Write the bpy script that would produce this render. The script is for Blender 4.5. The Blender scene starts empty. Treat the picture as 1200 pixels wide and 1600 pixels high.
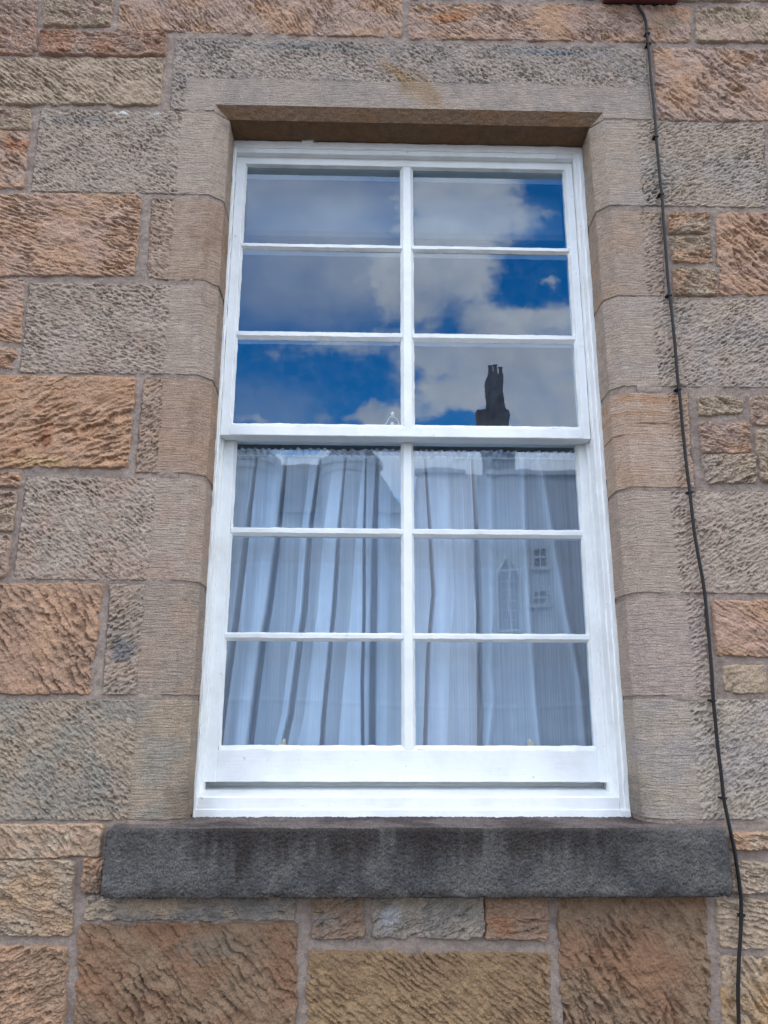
import bpy, math
import numpy as np
from mathutils import Matrix, Vector

SC = bpy.context.scene
COL = SC.collection
rng = np.random.default_rng(11)

# ------------------------------------------------------------------ camera
F = 1205.0            # focal length in photo pixels (1200 x 1600)
CAM = np.array([0.0, -1.95, 1.6])
_a, _t, _r = math.radians(1.35), math.radians(14.7), 0.003
FW = np.array([math.sin(_a) * math.cos(_t), math.cos(_a) * math.cos(_t), math.sin(_t)])
RT = np.array([math.cos(_a), -math.sin(_a), 0.0])
UP = np.cross(RT, FW)
RT, UP = math.cos(_r) * RT + math.sin(_r) * UP, math.cos(_r) * UP - math.sin(_r) * RT


def ray(px, py):
    return FW + RT * (px - 600) / F - UP * (py - 800) / F


def P(px, py, Y=0.0):
    """survey: the point at depth Y that the photo shows at pixel (px, py)"""
    d = ray(px, py)
    return CAM + d * ((Y - CAM[1]) / d[1])


cd = bpy.data.cameras.new('camera')
cam = bpy.data.objects.new('camera', cd)
COL.objects.link(cam)
cd.sensor_fit = 'VERTICAL'
cd.sensor_height = 36.0
cd.lens = F / 1600 * 36
cd.clip_start = 0.05
cd.clip_end = 500
cam.matrix_world = Matrix(((RT[0], UP[0], -FW[0], CAM[0]), (RT[1], UP[1], -FW[1], CAM[1]),
                           (RT[2], UP[2], -FW[2], CAM[2]), (0, 0, 0, 1)))
SC.camera = cam

# ------------------------------------------------------------------ light
SUN_EL, SUN_AZ = math.radians(46), math.radians(-38)   # the sun stands behind the house: the wall is in open shade
EXPOSURE = 0.55
sd = bpy.data.lights.new('sun', 'SUN')
sd.energy = 3.0
sd.angle = math.radians(0.6)
sd.color = (1.0, 0.95, 0.88)
so = bpy.data.objects.new('sun', sd)
COL.objects.link(so)
sdir = Vector((math.sin(SUN_AZ) * math.cos(SUN_EL), math.cos(SUN_AZ) * math.cos(SUN_EL), math.sin(SUN_EL)))
so.rotation_euler = sdir.to_track_quat('Z', 'Y').to_euler()
SC.view_settings.view_transform = 'Standard'
SC.view_settings.look = 'None'
SC.view_settings.exposure = EXPOSURE
SC.view_settings.gamma = 1.0
SC.cycles.max_bounces = 10
SC.cycles.use_denoising = True
SC.cycles.denoising_prefilter = 'ACCURATE'
SC.cycles.use_adaptive_sampling = False
SC.cycles.transparent_max_bounces = 16
SC.cycles.caustics_reflective = False
SC.cycles.caustics_refractive = False

W = bpy.data.worlds.new('World')
SC.world = W
W.use_nodes = True
wt = W.node_tree
wt.nodes.clear()


class NT:
    """small helper for node trees"""
    def __init__(s, tree):
        s.t = tree

    def n(s, typ, **kw):
        nd = s.t.nodes.new(typ)
        for k, v in kw.items():
            if k.startswith('i_'):
                key = k[2:]
                key = int(key) if key.isdigit() else key.replace('_', ' ')
                s.put(nd.inputs[key], v)
            else:
                setattr(nd, k, v)
        return nd

    def put(s, sock, v):
        if isinstance(v, bpy.types.NodeSocket):
            s.t.links.new(v, sock)
        else:
            sock.default_value = v

    def math(s, op, a, b=0.0, c=0.0, clamp=False):
        nd = s.t.nodes.new('ShaderNodeMath')
        nd.operation = op
        nd.use_clamp = clamp
        s.put(nd.inputs[0], a); s.put(nd.inputs[1], b); s.put(nd.inputs[2], c)
        return nd.outputs[0]

    def vec(s, op, a, b=(0, 0, 0)):
        nd = s.t.nodes.new('ShaderNodeVectorMath')
        nd.operation = op
        s.put(nd.inputs[0], a); s.put(nd.inputs[1], b)
        return nd.outputs['Value'] if op in ('LENGTH', 'DISTANCE', 'DOT_PRODUCT') else nd.outputs[0]

    def noise(s, vec, scale, detail=4, rough=0.5, col=False, dist=0.0):
        nd = s.n('ShaderNodeTexNoise')
        s.put(nd.inputs['Vector'], vec)
        nd.inputs['Scale'].default_value = scale
        nd.inputs['Detail'].default_value = detail
        nd.inputs['Roughness'].default_value = rough
        nd.inputs['Distortion'].default_value = dist
        return nd.outputs['Color'] if col else nd.outputs[0]

    def mapr(s, v, a, b, c=0.0, d=1.0, smooth=False):
        nd = s.t.nodes.new('ShaderNodeMapRange')
        nd.interpolation_type = 'SMOOTHSTEP' if smooth else 'LINEAR'
        s.put(nd.inputs[0], v)
        for i, q in enumerate((a, b, c, d)):
            s.put(nd.inputs[1 + i], q)
        return nd.outputs[0]

    def mix(s, f, a, b, blend='MIX'):
        nd = s.t.nodes.new('ShaderNodeMix')
        nd.data_type = 'RGBA'
        nd.blend_type = blend
        s.put(nd.inputs[0], f); s.put(nd.inputs[6], a); s.put(nd.inputs[7], b)
        return nd.outputs[2]


N = NT(wt)
tc = N.n('ShaderNodeTexCoord')
DIR = tc.outputs['Generated']
sky = N.n('ShaderNodeTexSky')
sky.sky_type = 'NISHITA'
sky.sun_disc = False
sky.sun_elevation = SUN_EL
sky.sun_rotation = SUN_AZ
sky.air_density = 1.0
sky.dust_density = 0.4
sky.ozone_density = 2.0
hs = N.n('ShaderNodeHueSaturation')
N.put(hs.inputs['Color'], sky.outputs[0])
hs.inputs['Saturation'].default_value = 1.5
hs.inputs['Value'].default_value = 4.7
sx = N.n('ShaderNodeSeparateXYZ'); N.put(sx.inputs[0], DIR)
X, Y, Z = sx.outputs
# clouds over the street, laid out by bearing (u) and height (v) on the side the wall faces
ny = N.math('MAXIMUM', N.math('MULTIPLY', Y, -1.0), 0.02)
u = N.math('DIVIDE', X, ny)
v = N.math('DIVIDE', Z, ny)
uv = N.n('ShaderNodeCombineXYZ'); N.put(uv.inputs[0], u); N.put(uv.inputs[1], v)
UV = uv.outputs[0]
wc = N.noise(UV, 12.0, 8, 0.65, col=True)
warp = N.vec('SUBTRACT', wc, (0.5, 0.5, 0.5))
UVw = N.vec('ADD', UV, N.vec('MULTIPLY', warp, (0.10, 0.08, 0.0)))


def uvpix(px, py):
    d = ray(px, py)
    return d[0] / d[1], d[2] / d[1]


BLOBS = [  # px, py, rx, ry, weight
    (715, 320, 150, 150, 1.1), (540, 420, 90, 60, 0.45), (585, 400, 60, 60, 0.35),
    (690, 430, 120, 90, 0.9), (640, 500, 60, 60, 0.4), (620, 470, 60, 50, 0.3),
    (780, 495, 95, 42, 0.75), (865, 490, 70, 45, 0.7), (868, 425, 25, 16, 0.55),
    (860, 338, 40, 9, 0.25),
    (800, 580, 210, 85, 1.15), (880, 620, 170, 110, 1.1), (700, 560, 80, 55, 0.6), (700, 640, 55, 30, 0.75),
    (610, 655, 65, 40, 0.8), (450, 560, 60, 40, 0.35), (550, 540, 110, 30, 0.45), (395, 640, 60, 45, 0.4),
    (500, 660, 200, 18, 0.3),
    (600, 740, 520, 60, 1.2), (640, 20, 400, 180, 0.9), (240, 420, 150, 260, 0.8), (1040, 520, 140, 130, 0.8),
]
tot = None
for px, py, rx, ry, wgt in BLOBS:
    cu, cv = uvpix(px, py)
    q = N.vec('MULTIPLY', N.vec('SUBTRACT', UVw, (cu, cv, 0)), (F / rx, F / ry, 0))
    g = N.math('MULTIPLY', N.mapr(N.vec('LENGTH', q), 0.25, 1.25, 1.0, 0.0, True), wgt)
    tot = g if tot is None else N.math('ADD', tot, g)
fb = N.noise(UV, 13.0, 10, 0.66)
dens_a = N.mapr(N.math('ADD', tot, N.math('MULTIPLY', N.math('SUBTRACT', fb, 0.5), 1.7)), 0.12, 0.90, 0.0, 1.0, True)
dens_a = N.math('MULTIPLY', dens_a, N.mapr(fb, 0.2, 0.65, 0.55, 0.97))
# a thin high veil to the left
veil = None
for px, py, rx, ry, wgt in ((470, 310, 300, 130, 0.75), (500, 440, 250, 120, 0.62), (600, 420, 120, 90, 0.3), (420, 640, 120, 60, 0.3)):
    cu, cv = uvpix(px, py)
    q = N.vec('MULTIPLY', N.vec('SUBTRACT', UVw, (cu, cv, 0)), (F / rx, F / ry, 0))
    g = N.math('MULTIPLY', N.mapr(N.vec('LENGTH', q), 0.2, 1.2, 1.0, 0.0, True), wgt)
    veil = g if veil is None else N.math('ADD', veil, g)
veil = N.math('MULTIPLY', N.math('MINIMUM', veil, 0.8), N.mapr(N.noise(UV, 5.0, 5, 0.6), 0.3, 0.7, 0.64, 0.95))
dens_a = N.math('MAXIMUM', dens_a, veil)
# the rest of the sky
dome = N.n('ShaderNodeCombineXYZ')
zz = N.math('ADD', N.math('MAXIMUM', Z, 0.0), 0.2)
N.put(dome.inputs[0], N.math('DIVIDE', X, zz)); N.put(dome.inputs[1], N.math('DIVIDE', Y, zz))
dens_b = N.mapr(N.noise(dome.outputs[0], 1.6, 7, 0.58), 0.34, 0.5, 0.0, 1.0, True)
near = N.math('MULTIPLY', N.mapr(N.math('ABSOLUTE', u), 0.38, 0.6, 1.0, 0.0, True),
              N.math('MULTIPLY', N.mapr(v, 0.1, 0.2, 0.0, 1.0, True), N.mapr(v, 0.95, 1.3, 1.0, 0.0, True)))
near = N.math('MULTIPLY', near, N.mapr(Y, -0.1, -0.25, 0.0, 1.0))
dens = N.math('ADD', N.math('MULTIPLY', dens_a, near), N.math('MULTIPLY', dens_b, N.math('SUBTRACT', 1.0, near)))
tone = N.mapr(N.noise(N.vec('ADD', UV, (0.03, -0.04, 3.0)), 7.0, 5, 0.55), 0.3, 0.7, 0.0, 1.0)
ccol = N.mix(tone, (17.0, 17.1, 18.4, 1), (25.0, 24.8, 24.8, 1))
skyc = N.mix(dens, hs.outputs[0], ccol)
bg = N.n('ShaderNodeBackground')
N.put(bg.inputs[0], skyc)
bg.inputs[1].default_value = 0.1
out = N.n('ShaderNodeOutputWorld')
wt.links.new(bg.outputs[0], out.inputs[0])

# ------------------------------------------------------------------ helpers
def hash2(ix, iy, seed):
    h = (ix.astype(np.int64) * 374761393 + iy.astype(np.int64) * 668265263 + seed * 974634777) & 0xffffffff
    h = ((h ^ (h >> 13)) * 1274126177) & 0xffffffff
    return ((h ^ (h >> 16)) & 0xffffff) / float(0xffffff)


def perlin(x, y, seed=0):
    x, y = np.broadcast_arrays(np.asarray(x, float), np.asarray(y, float))
    ix, iy = np.floor(x), np.floor(y)
    fx, fy = x - ix, y - iy
    ux, uy = fx * fx * fx * (fx * (fx * 6 - 15) + 10), fy * fy * fy * (fy * (fy * 6 - 15) + 10)

    def g(jx, jy):
        a = hash2(ix + jx, iy + jy, seed) * 2 * math.pi
        return np.cos(a) * (fx - jx) + np.sin(a) * (fy - jy)
    a = g(0, 0) * (1 - ux) + g(1, 0) * ux
    b = g(0, 1) * (1 - ux) + g(1, 1) * ux
    return (a * (1 - uy) + b * uy) * 1.5


def fbm(x, y, oct=4, seed=0, gain=0.5):
    s, amp, f = 0, 1.0, 1.0
    for k in range(oct):
        s = s + amp * perlin(x * f + 17.3 * k, y * f - 9.1 * k, seed + k)
        amp *= gain
        f *= 2.03
    return s


def smooth(e0, e1, x):
    t = np.clip((x - e0) / (e1 - e0), 0, 1)
    return t * t * (3 - 2 * t)


def lin(r, g, b):
    return np.array([((c / 255 + 0.055) / 1.055) ** 2.4 if c > 10 else c / 255 / 12.92 for c in (r, g, b)])


class MB:
    """collects vertices / faces (and per-vertex colour + a float) and links them as one mesh object"""
    def __init__(s):
        s.v, s.f, s.c, s.d, s.sm, s.n = [], [], [], [], [], 0

    def add(s, v, f, c=None, d=0.0, sm=False):
        v = np.asarray(v, float).reshape(-1, 3)
        f = np.asarray(f, int)
        if len(f) == 0:
            return
        s.v.append(v)
        s.f.append(f + s.n)
        s.sm.append(np.full(len(f), sm))
        s.c.append(np.broadcast_to(np.ones(3) if c is None else c, v.shape))
        s.d.append(np.broadcast_to(np.asarray(d, float), (len(v),)))
        s.n += len(v)

    def grid(s, pts, c=None, d=0.0, sm=True, keep=None, flip=False):
        """pts: (m, n, 3)"""
        m, n = pts.shape[:2]
        i = np.arange(m * n).reshape(m, n)
        q = np.stack([i[:-1, :-1], i[:-1, 1:], i[1:, 1:], i[1:, :-1]], -1)
        if keep is not None:
            q = q[keep]
        q = q.reshape(-1, 4)
        if flip:
            q = q[:, ::-1]
        if c is not None and np.ndim(c) == 3:
            c = c.reshape(-1, 3)
        if np.ndim(d) == 2:
            d = d.reshape(-1)
        s.add(pts.reshape(-1, 3), q, c, d, sm)

    def box(s, x0, x1, y0, y1, z0, z1, c=None):
        v = [(x, y, z) for x in (x0, x1) for y in (y0, y1) for z in (z0, z1)]
        s.add(v, [(0, 1, 3, 2), (4, 6, 7, 5), (0, 4, 5, 1), (2, 3, 7, 6), (0, 2, 6, 4), (1, 5, 7, 3)], c)

    def tube(s, pts, r, k=8, caps=True):
        pts = np.asarray(pts, float)
        n = len(pts)
        r = np.broadcast_to(np.asarray(r, float), (n,))
        tg = np.gradient(pts, axis=0)
        tg /= np.linalg.norm(tg, axis=1)[:, None]
        ref = np.array([0.0, 1.0, 0.0]) if abs(tg[:, 1]).mean() < 0.8 else np.array([1.0, 0, 0])
        e1 = np.cross(tg, ref); e1 /= np.linalg.norm(e1, axis=1)[:, None]
        e2 = np.cross(e1, tg)
        an = np.arange(k) * 2 * math.pi / k
        v = pts[:, None] + r[:, None, None] * (np.cos(an)[None, :, None] * e1[:, None] + np.sin(an)[None, :, None] * e2[:, None])
        i = np.arange(n * k).reshape(n, k)
        j = np.roll(i, -1, 1)
        q = np.stack([i[:-1], j[:-1], j[1:], i[1:]], -1).reshape(-1, 4)
        s.add(v, q, sm=True)
        if caps:
            for e, o in ((0, 1), (n - 1, -1)):
                ring = v[e]
                cpt = pts[e][None]
                a = np.arange(k)
                tri = np.stack([np.full(k, k), a, np.roll(a, -1)], -1)[:, ::o]
                s.add(np.vstack([ring, cpt]), tri)

    def build(s, name, mat, parent=None, offset=None):
        me = bpy.data.meshes.new(name)
        v = np.vstack(s.v)
        tot = np.concatenate([np.full(len(f), f.shape[1]) for f in s.f])
        lv = np.concatenate([f.reshape(-1) for f in s.f])
        me.vertices.add(len(v)); me.loops.add(len(lv)); me.polygons.add(len(tot))
        me.vertices.foreach_set('co', v.astype(np.float32).ravel())
        me.loops.foreach_set('vertex_index', lv.astype(np.int32))
        st = np.concatenate([[0], np.cumsum(tot)[:-1]]).astype(np.int32)
        me.polygons.foreach_set('loop_start', st)
        me.polygons.foreach_set('loop_total', tot.astype(np.int32))
        me.polygons.foreach_set('use_smooth', np.concatenate(s.sm))
        me.update(calc_edges=True)
        a = me.color_attributes.new('tint', 'FLOAT_COLOR', 'POINT')
        c = np.ones((len(v), 4), np.float32); c[:, :3] = np.vstack(s.c)
        a.data.foreach_set('color', c.ravel())
        a = me.attributes.new('dress', 'FLOAT', 'POINT')
        a.data.foreach_set('value', np.concatenate(s.d).astype(np.float32))
        if mat:
            me.materials.append(mat)
        o = bpy.data.objects.new(name, me)
        COL.objects.link(o)
        if parent is not None:
            o.parent = parent
            if parent.type == 'EMPTY':
                o.location = -Vector(parent.location)
        return o


def tag(o, label=None, cat=None, group=None, kind=None):
    for k, q in (('label', label), ('category', cat), ('group', group), ('kind', kind)):
        if q:
            o[k] = q
    return o


def thing(name, loc, label, cat, group=None):
    o = bpy.data.objects.new(name, None)
    COL.objects.link(o)
    o.location = loc
    o.empty_display_size = 0.1
    return tag(o, label, cat, group, 'thing')


def material(name, rough=0.8, spec=0.3):
    m = bpy.data.materials.new(name)
    m.use_nodes = True
    t = NT(m.node_tree)
    b = m.node_tree.nodes['Principled BSDF']
    b.inputs['Roughness'].default_value = rough
    b.inputs['Specular IOR Level'].default_value = spec
    return m, t, b


def bump(t, b, h, strength, dist):
    nd = t.n('ShaderNodeBump')
    nd.inputs['Strength'].default_value = strength
    nd.inputs['Distance'].default_value = dist
    t.put(nd.inputs['Height'], h)
    t.put(b.inputs['Normal'], nd.outputs[0])
    return nd


# ------------------------------------------------------------------ materials
def stone_material(name='sandstone', sp=0.42):
    m, t, b = material(name, 0.92, 0.15)
    co = t.n('ShaderNodeTexCoord').outputs['Object']
    tint = t.n('ShaderNodeAttribute', attribute_name='tint').outputs['Color']
    dress = t.n('ShaderNodeAttribute', attribute_name='dress').outputs['Fac']
    g1 = t.noise(co, 300, 3, 0.7)
    g2 = t.noise(co, 48, 5, 0.62)
    val = t.math('MULTIPLY', t.mapr(g1, 0.25, 0.75, 1 - sp, 1 + sp), t.mapr(g2, 0.25, 0.75, 0.82, 1.18))
    c = t.mix(1.0, tint, (1, 1, 1, 1), 'MULTIPLY')
    cm = t.n('ShaderNodeVectorMath', operation='SCALE')
    t.put(cm.inputs[0], tint); t.put(cm.inputs['Scale'], val)
    t.put(b.inputs['Base Color'], cm.outputs[0])
    # droved (combed) lines on the dressed margins run level; they break and wander
    mp = t.n('ShaderNodeMapping')
    t.put(mp.inputs[0], co)
    mp.inputs['Scale'].default_value = (26, 60, 230)
    dr = t.noise(mp.outputs[0], 1.0, 3, 0.55, dist=0.4)
    st = t.noise(co, 230, 2, 0.5)
    h = t.math('ADD', t.math('MULTIPLY', t.math('MULTIPLY', dr, dress), 1.9),
               t.math('ADD', t.math('MULTIPLY', st, 0.75), t.math('MULTIPLY', g1, 0.45)))
    bump(t, b, h, 1.0, 0.0024)
    return m


def mortar_material():
    m, t, b = material('lime_mortar', 0.95, 0.1)
    co = t.n('ShaderNodeTexCoord').outputs['Object']
    g1 = t.noise(co, 500, 3, 0.6)
    g2 = t.noise(co, 14, 5, 0.6)
    g3 = t.noise(co, 90, 4, 0.6)
    c = t.mix(t.mapr(g2, 0.35, 0.65), (0.235, 0.188, 0.160, 1), (0.325, 0.265, 0.222, 1))
    cm = t.n('ShaderNodeVectorMath', operation='SCALE')
    t.put(cm.inputs[0], c); t.put(cm.inputs['Scale'], t.math('MULTIPLY', t.mapr(g1, 0.25, 0.75, 0.70, 1.30), t.mapr(g3, 0.3, 0.7, 0.8, 1.2)))
    t.put(b.inputs['Base Color'], cm.outputs[0])
    bump(t, b, t.math('ADD', g1, t.math('MULTIPLY', g3, 2.0)), 1.0, 0.0025)
    return m


def paint_material():
    m, t, b = material('white_gloss_paint', 0.38, 0.45)
    co = t.n('ShaderNodeTexCoord').outputs['Object']
    mp = t.n('ShaderNodeMapping'); t.put(mp.inputs[0], co)
    mp.inputs['Scale'].default_value = (170, 170, 14)
    mp2 = t.n('ShaderNodeMapping'); t.put(mp2.inputs[0], co)
    mp2.inputs['Scale'].default_value = (12, 170, 170)
    br = t.noise(mp.outputs[0], 1.0, 3, 0.55)
    br2 = t.noise(mp2.outputs[0], 1.0, 3, 0.55)
    lump = t.noise(co, 26, 4, 0.55)
    dirt = t.noise(co, 9, 6, 0.65)
    chips = t.mapr(t.noise(co, 62, 4, 0.7), 0.665, 0.70)
    c = t.mix(t.mapr(dirt, 0.45, 0.75), (0.76, 0.795, 0.805, 1), (0.66, 0.685, 0.68, 1))
    c = t.mix(t.math('MULTIPLY', chips, 0.55), c, (0.40, 0.38, 0.34, 1))
    t.put(b.inputs['Base Color'], c)
    dv = t.n('ShaderNodeAttribute', attribute_name='dress').outputs['Fac']
    brm = t.math('ADD', t.math('MULTIPLY', br, dv), t.math('MULTIPLY', br2, t.math('SUBTRACT', 1.0, dv)))
    h = t.math('ADD', t.math('MULTIPLY', brm, 0.75), t.math('SUBTRACT', t.math('MULTIPLY', lump, 1.6), chips))
    bump(t, b, h, 0.55, 0.0012)
    return m


def glass_material():
    m = bpy.data.materials.new('old_window_glass')
    m.use_nodes = True
    t = NT(m.node_tree)
    m.node_tree.nodes.clear()
    co = t.n('ShaderNodeTexCoord').outputs['Object']
    h = t.math('ADD', t.noise(co, 7, 2, 0.4), t.math('MULTIPLY', t.noise(co, 30, 2, 0.4), 0.05))
    bp = t.n('ShaderNodeBump')
    bp.inputs['Strength'].default_value = 1.0
    bp.inputs['Distance'].default_value = 0.00024
    t.put(bp.inputs['Height'], h)
    gl = t.n('ShaderNodeBsdfGlossy')
    gl.inputs['Roughness'].default_value = 0.0
    gl.inputs['Color'].default_value = (0.75, 0.87, 1, 1)
    t.put(gl.inputs['Normal'], bp.outputs[0])
    tr = t.n('ShaderNodeBsdfTransparent')
    tr.inputs['Color'].default_value = (0.79, 0.91, 1.0, 1)
    gm = t.n('ShaderNodeNewGeometry')
    ci = t.math('ABSOLUTE', t.vec('DOT_PRODUCT', gm.outputs['Incoming'], gm.outputs['Normal']))
    fs = t.math('ADD', 0.118, t.math('MULTIPLY', t.math('POWER', t.math('SUBTRACT', 1.0, ci, 0, True), 5.0), 0.80))
    mx = t.n('ShaderNodeMixShader')
    t.put(mx.inputs[0], fs); t.put(mx.inputs[1], tr.outputs[0]); t.put(mx.inputs[2], gl.outputs[0])
    # a little dust film
    df = t.n('ShaderNodeBsdfDiffuse'); df.inputs[0].default_value = (0.6, 0.63, 0.66, 1)
    m2 = t.n('ShaderNodeMixShader')
    t.put(m2.inputs[0], t.mapr(t.noise(co, 22, 5, 0.7), 0.45, 0.85, 0.004, 0.05))
    t.put(m2.inputs[1], mx.outputs[0]); t.put(m2.inputs[2], df.outputs[0])
    o = t.n('ShaderNodeOutputMaterial')
    t.put(o.inputs[0], m2.outputs[0])
    return m


def net_material():
    m = bpy.data.materials.new('white_net')
    m.use_nodes = True
    t = NT(m.node_tree)
    m.node_tree.nodes.clear()
    dens = t.n('ShaderNodeAttribute', attribute_name='dress').outputs['Fac']
    df = t.n('ShaderNodeBsdfDiffuse'); df.inputs[0].default_value = (0.84, 0.89, 0.97, 1)
    tl = t.n('ShaderNodeBsdfTranslucent'); tl.inputs[0].default_value = (0.84, 0.89, 0.97, 1)
    mx = t.n('ShaderNodeMixShader'); mx.inputs[0].default_value = 0.3
    t.put(mx.inputs[1], df.outputs[0]); t.put(mx.inputs[2], tl.outputs[0])
    tr = t.n('ShaderNodeBsdfTransparent')
    m2 = t.n('ShaderNodeMixShader')
    t.put(m2.inputs[0], dens)
    t.put(m2.inputs[1], tr.outputs[0]); t.put(m2.inputs[2], mx.outputs[0])
    o = t.n('ShaderNodeOutputMaterial')
    t.put(o.inputs[0], m2.outputs[0])
    return m


def plain(name, col, rough=0.8, spec=0.3, var=0.12, scale=20, bscale=0, bdist=0.001, metal=0.0):
    m, t, b = material(name, rough, spec)
    co = t.n('ShaderNodeTexCoord').outputs['Object']
    f = t.mapr(t.noise(co, scale, 5, 0.6), 0.25, 0.75, 1 - var, 1 + var)
    cm = t.n('ShaderNodeVectorMath', operation='SCALE')
    cm.inputs[0].default_value = col
    t.put(cm.inputs['Scale'], f)
    t.put(b.inputs['Base Color'], cm.outputs[0])
    b.inputs['Metallic'].default_value = metal
    if bscale:
        bump(t, b, t.noise(co, bscale, 4, 0.6), 0.6, bdist)
    return m


M_STONE = stone_material()
M_LEDGE = stone_material('sooty_sandstone', 0.75)
M_MORTAR = mortar_material()
M_PAINT = paint_material()
M_GLASS = glass_material()
M_NET = net_material()

# ------------------------------------------------------------------ street and the far side
g = MB()
g.add([(-90, -28, 0), (90, -28, 0), (90, -2.6, 0), (-90, -2.6, 0)], [(0, 1, 2, 3)])
g.add([(-250, -300, -0.004), (250, -300, -0.004), (250, 60, -0.004), (-250, 60, -0.004)], [(0, 1, 2, 3)])
tag(g.build('road', plain('asphalt', (0.055, 0.055, 0.058), 0.9, 0.2, 0.2, 3, 160)), kind='structure')
g = MB()
g.box(-90, 90, -2.6, -0.02, 0.002, 0.12)
g.box(-90, 90, -29.9, -28, 0.002, 0.12)
tag(g.build('pavement', plain('pavement_stone', (0.17, 0.165, 0.155), 0.9, 0.2, 0.2, 4, 120)), kind='structure')

# ------------------------------------------------------------------ the stone wall
WALL = thing('stone_wall', (0.12, 0, 0), 'coursed sandstone house wall of pink, orange and grey tooled blocks around the white window', 'wall')

# opening (metres, surveyed)
RD = 0.115                       # frame face depth behind the wall face
CD_ = 0.032                      # chamfer depth
XFL, XFR = P(310, 540)[0], P(973, 560)[0]
XIL, XIR = P(352, 400, RD)[0] - 0.004, P(923, 400, RD)[0] + 0.004
ZJ = 0.5 * (P(262, 174)[2] + P(1020, 190)[2])
ZC = P(600, 170)[2]
ZB = P(600, 1282, 0.0)[2]
FX0, FX1 = P(345, 567, RD)[0], P(938, 633, RD)[0]
XIL, XIR = FX0 - 0.003, FX1 + 0.003


def gouges(A, B, da, db, kind, ang, seed, strength=1.0):
    """depth of tool marks on a local grid (A across, B up, metres)"""
    r = np.random.default_rng(seed)
    H = np.zeros_like(A)
    wv = 0.0 if kind == 'peck' else (0.0012 if kind == 'punch' else 0.0026)
    AW = A + wv * fbm(A * 120, B * 120, 3, seed + 21, 0.6)
    BW = B + wv * fbm(A * 120 + 40, B * 120, 3, seed + 22, 0.6)
    a0, a1, b0, b1 = A.min(), A.max(), B.min(), B.max()
    if kind == 'punch':
        sL, sW, L, w, dep, jit = 0.0155, 0.0078, 0.0064, 0.0027, 0.0088, 0.30
    elif kind == 'furrow':
        sL, sW, L, w, dep, jit = 0.026, 0.0110, 0.0145, 0.0033, 0.0115, 0.28
    elif kind == 'bold':
        sL, sW, L, w, dep, jit = 0.040, 0.0155, 0.0200, 0.0043, 0.0130, 0.36
    elif kind == 'peck':
        sL, sW, L, w, dep, jit = 0.0068, 0.0062, 0.0026, 0.0024, 0.0050, 0.6
    else:
        sL, sW, L, w, dep, jit = 0.040, 0.024, 0.0150, 0.0042, 0.0120, 0.6
    diag = math.hypot(a1 - a0, b1 - b0)
    ca, cb = 0.5 * (a0 + a1), 0.5 * (b0 + b1)
    nL, nW = int(diag / sL) + 2, int(diag / sW) + 2
    c, s_ = math.cos(ang), math.sin(ang)
    for i in range(-nL // 2, nL // 2 + 1):
        for j in range(-nW // 2, nW // 2 + 1):
            p = (i + 0.5 * (j % 2) + r.normal(0, jit * 0.8)) * sL
            q = (j + r.normal(0, jit * 0.55)) * sW
            x, y = ca + p * c - q * s_, cb + p * s_ + q * c
            if x < a0 - L or x > a1 + L or y < b0 - L or y > b1 + L or r.random() < 0.10:
                continue
            l_, w_ = L * r.uniform(0.45, 1.6), w * r.uniform(0.6, 1.6)
            d_ = dep * r.uniform(0.15, 1.1)
            th = ang + r.normal(0, 0.16)
            R = l_ * 1.25
            i0, i1 = int((x - R - a0) / da), int((x + R - a0) / da) + 2
            j0, j1 = int((y - R - b0) / db), int((y + R - b0) / db) + 2
            i0, j0 = max(i0, 0), max(j0, 0)
            if i1 <= i0 or j1 <= j0:
                continue
            sa, sb = AW[j0:j1, i0:i1] - x, BW[j0:j1, i0:i1] - y
            if sa.size == 0:
                continue
            lp = (sa * math.cos(th) + sb * math.sin(th)) / l_
            wp = (-sa * math.sin(th) + sb * math.cos(th)) / w_
            wp = np.where(wp > 0, wp * 2.4, wp * 0.62)
            k = d_ * np.exp(-lp ** 4 - wp ** 2)
            H[j0:j1, i0:i1] = np.maximum(H[j0:j1, i0:i1], k)
    return H * strength


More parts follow.
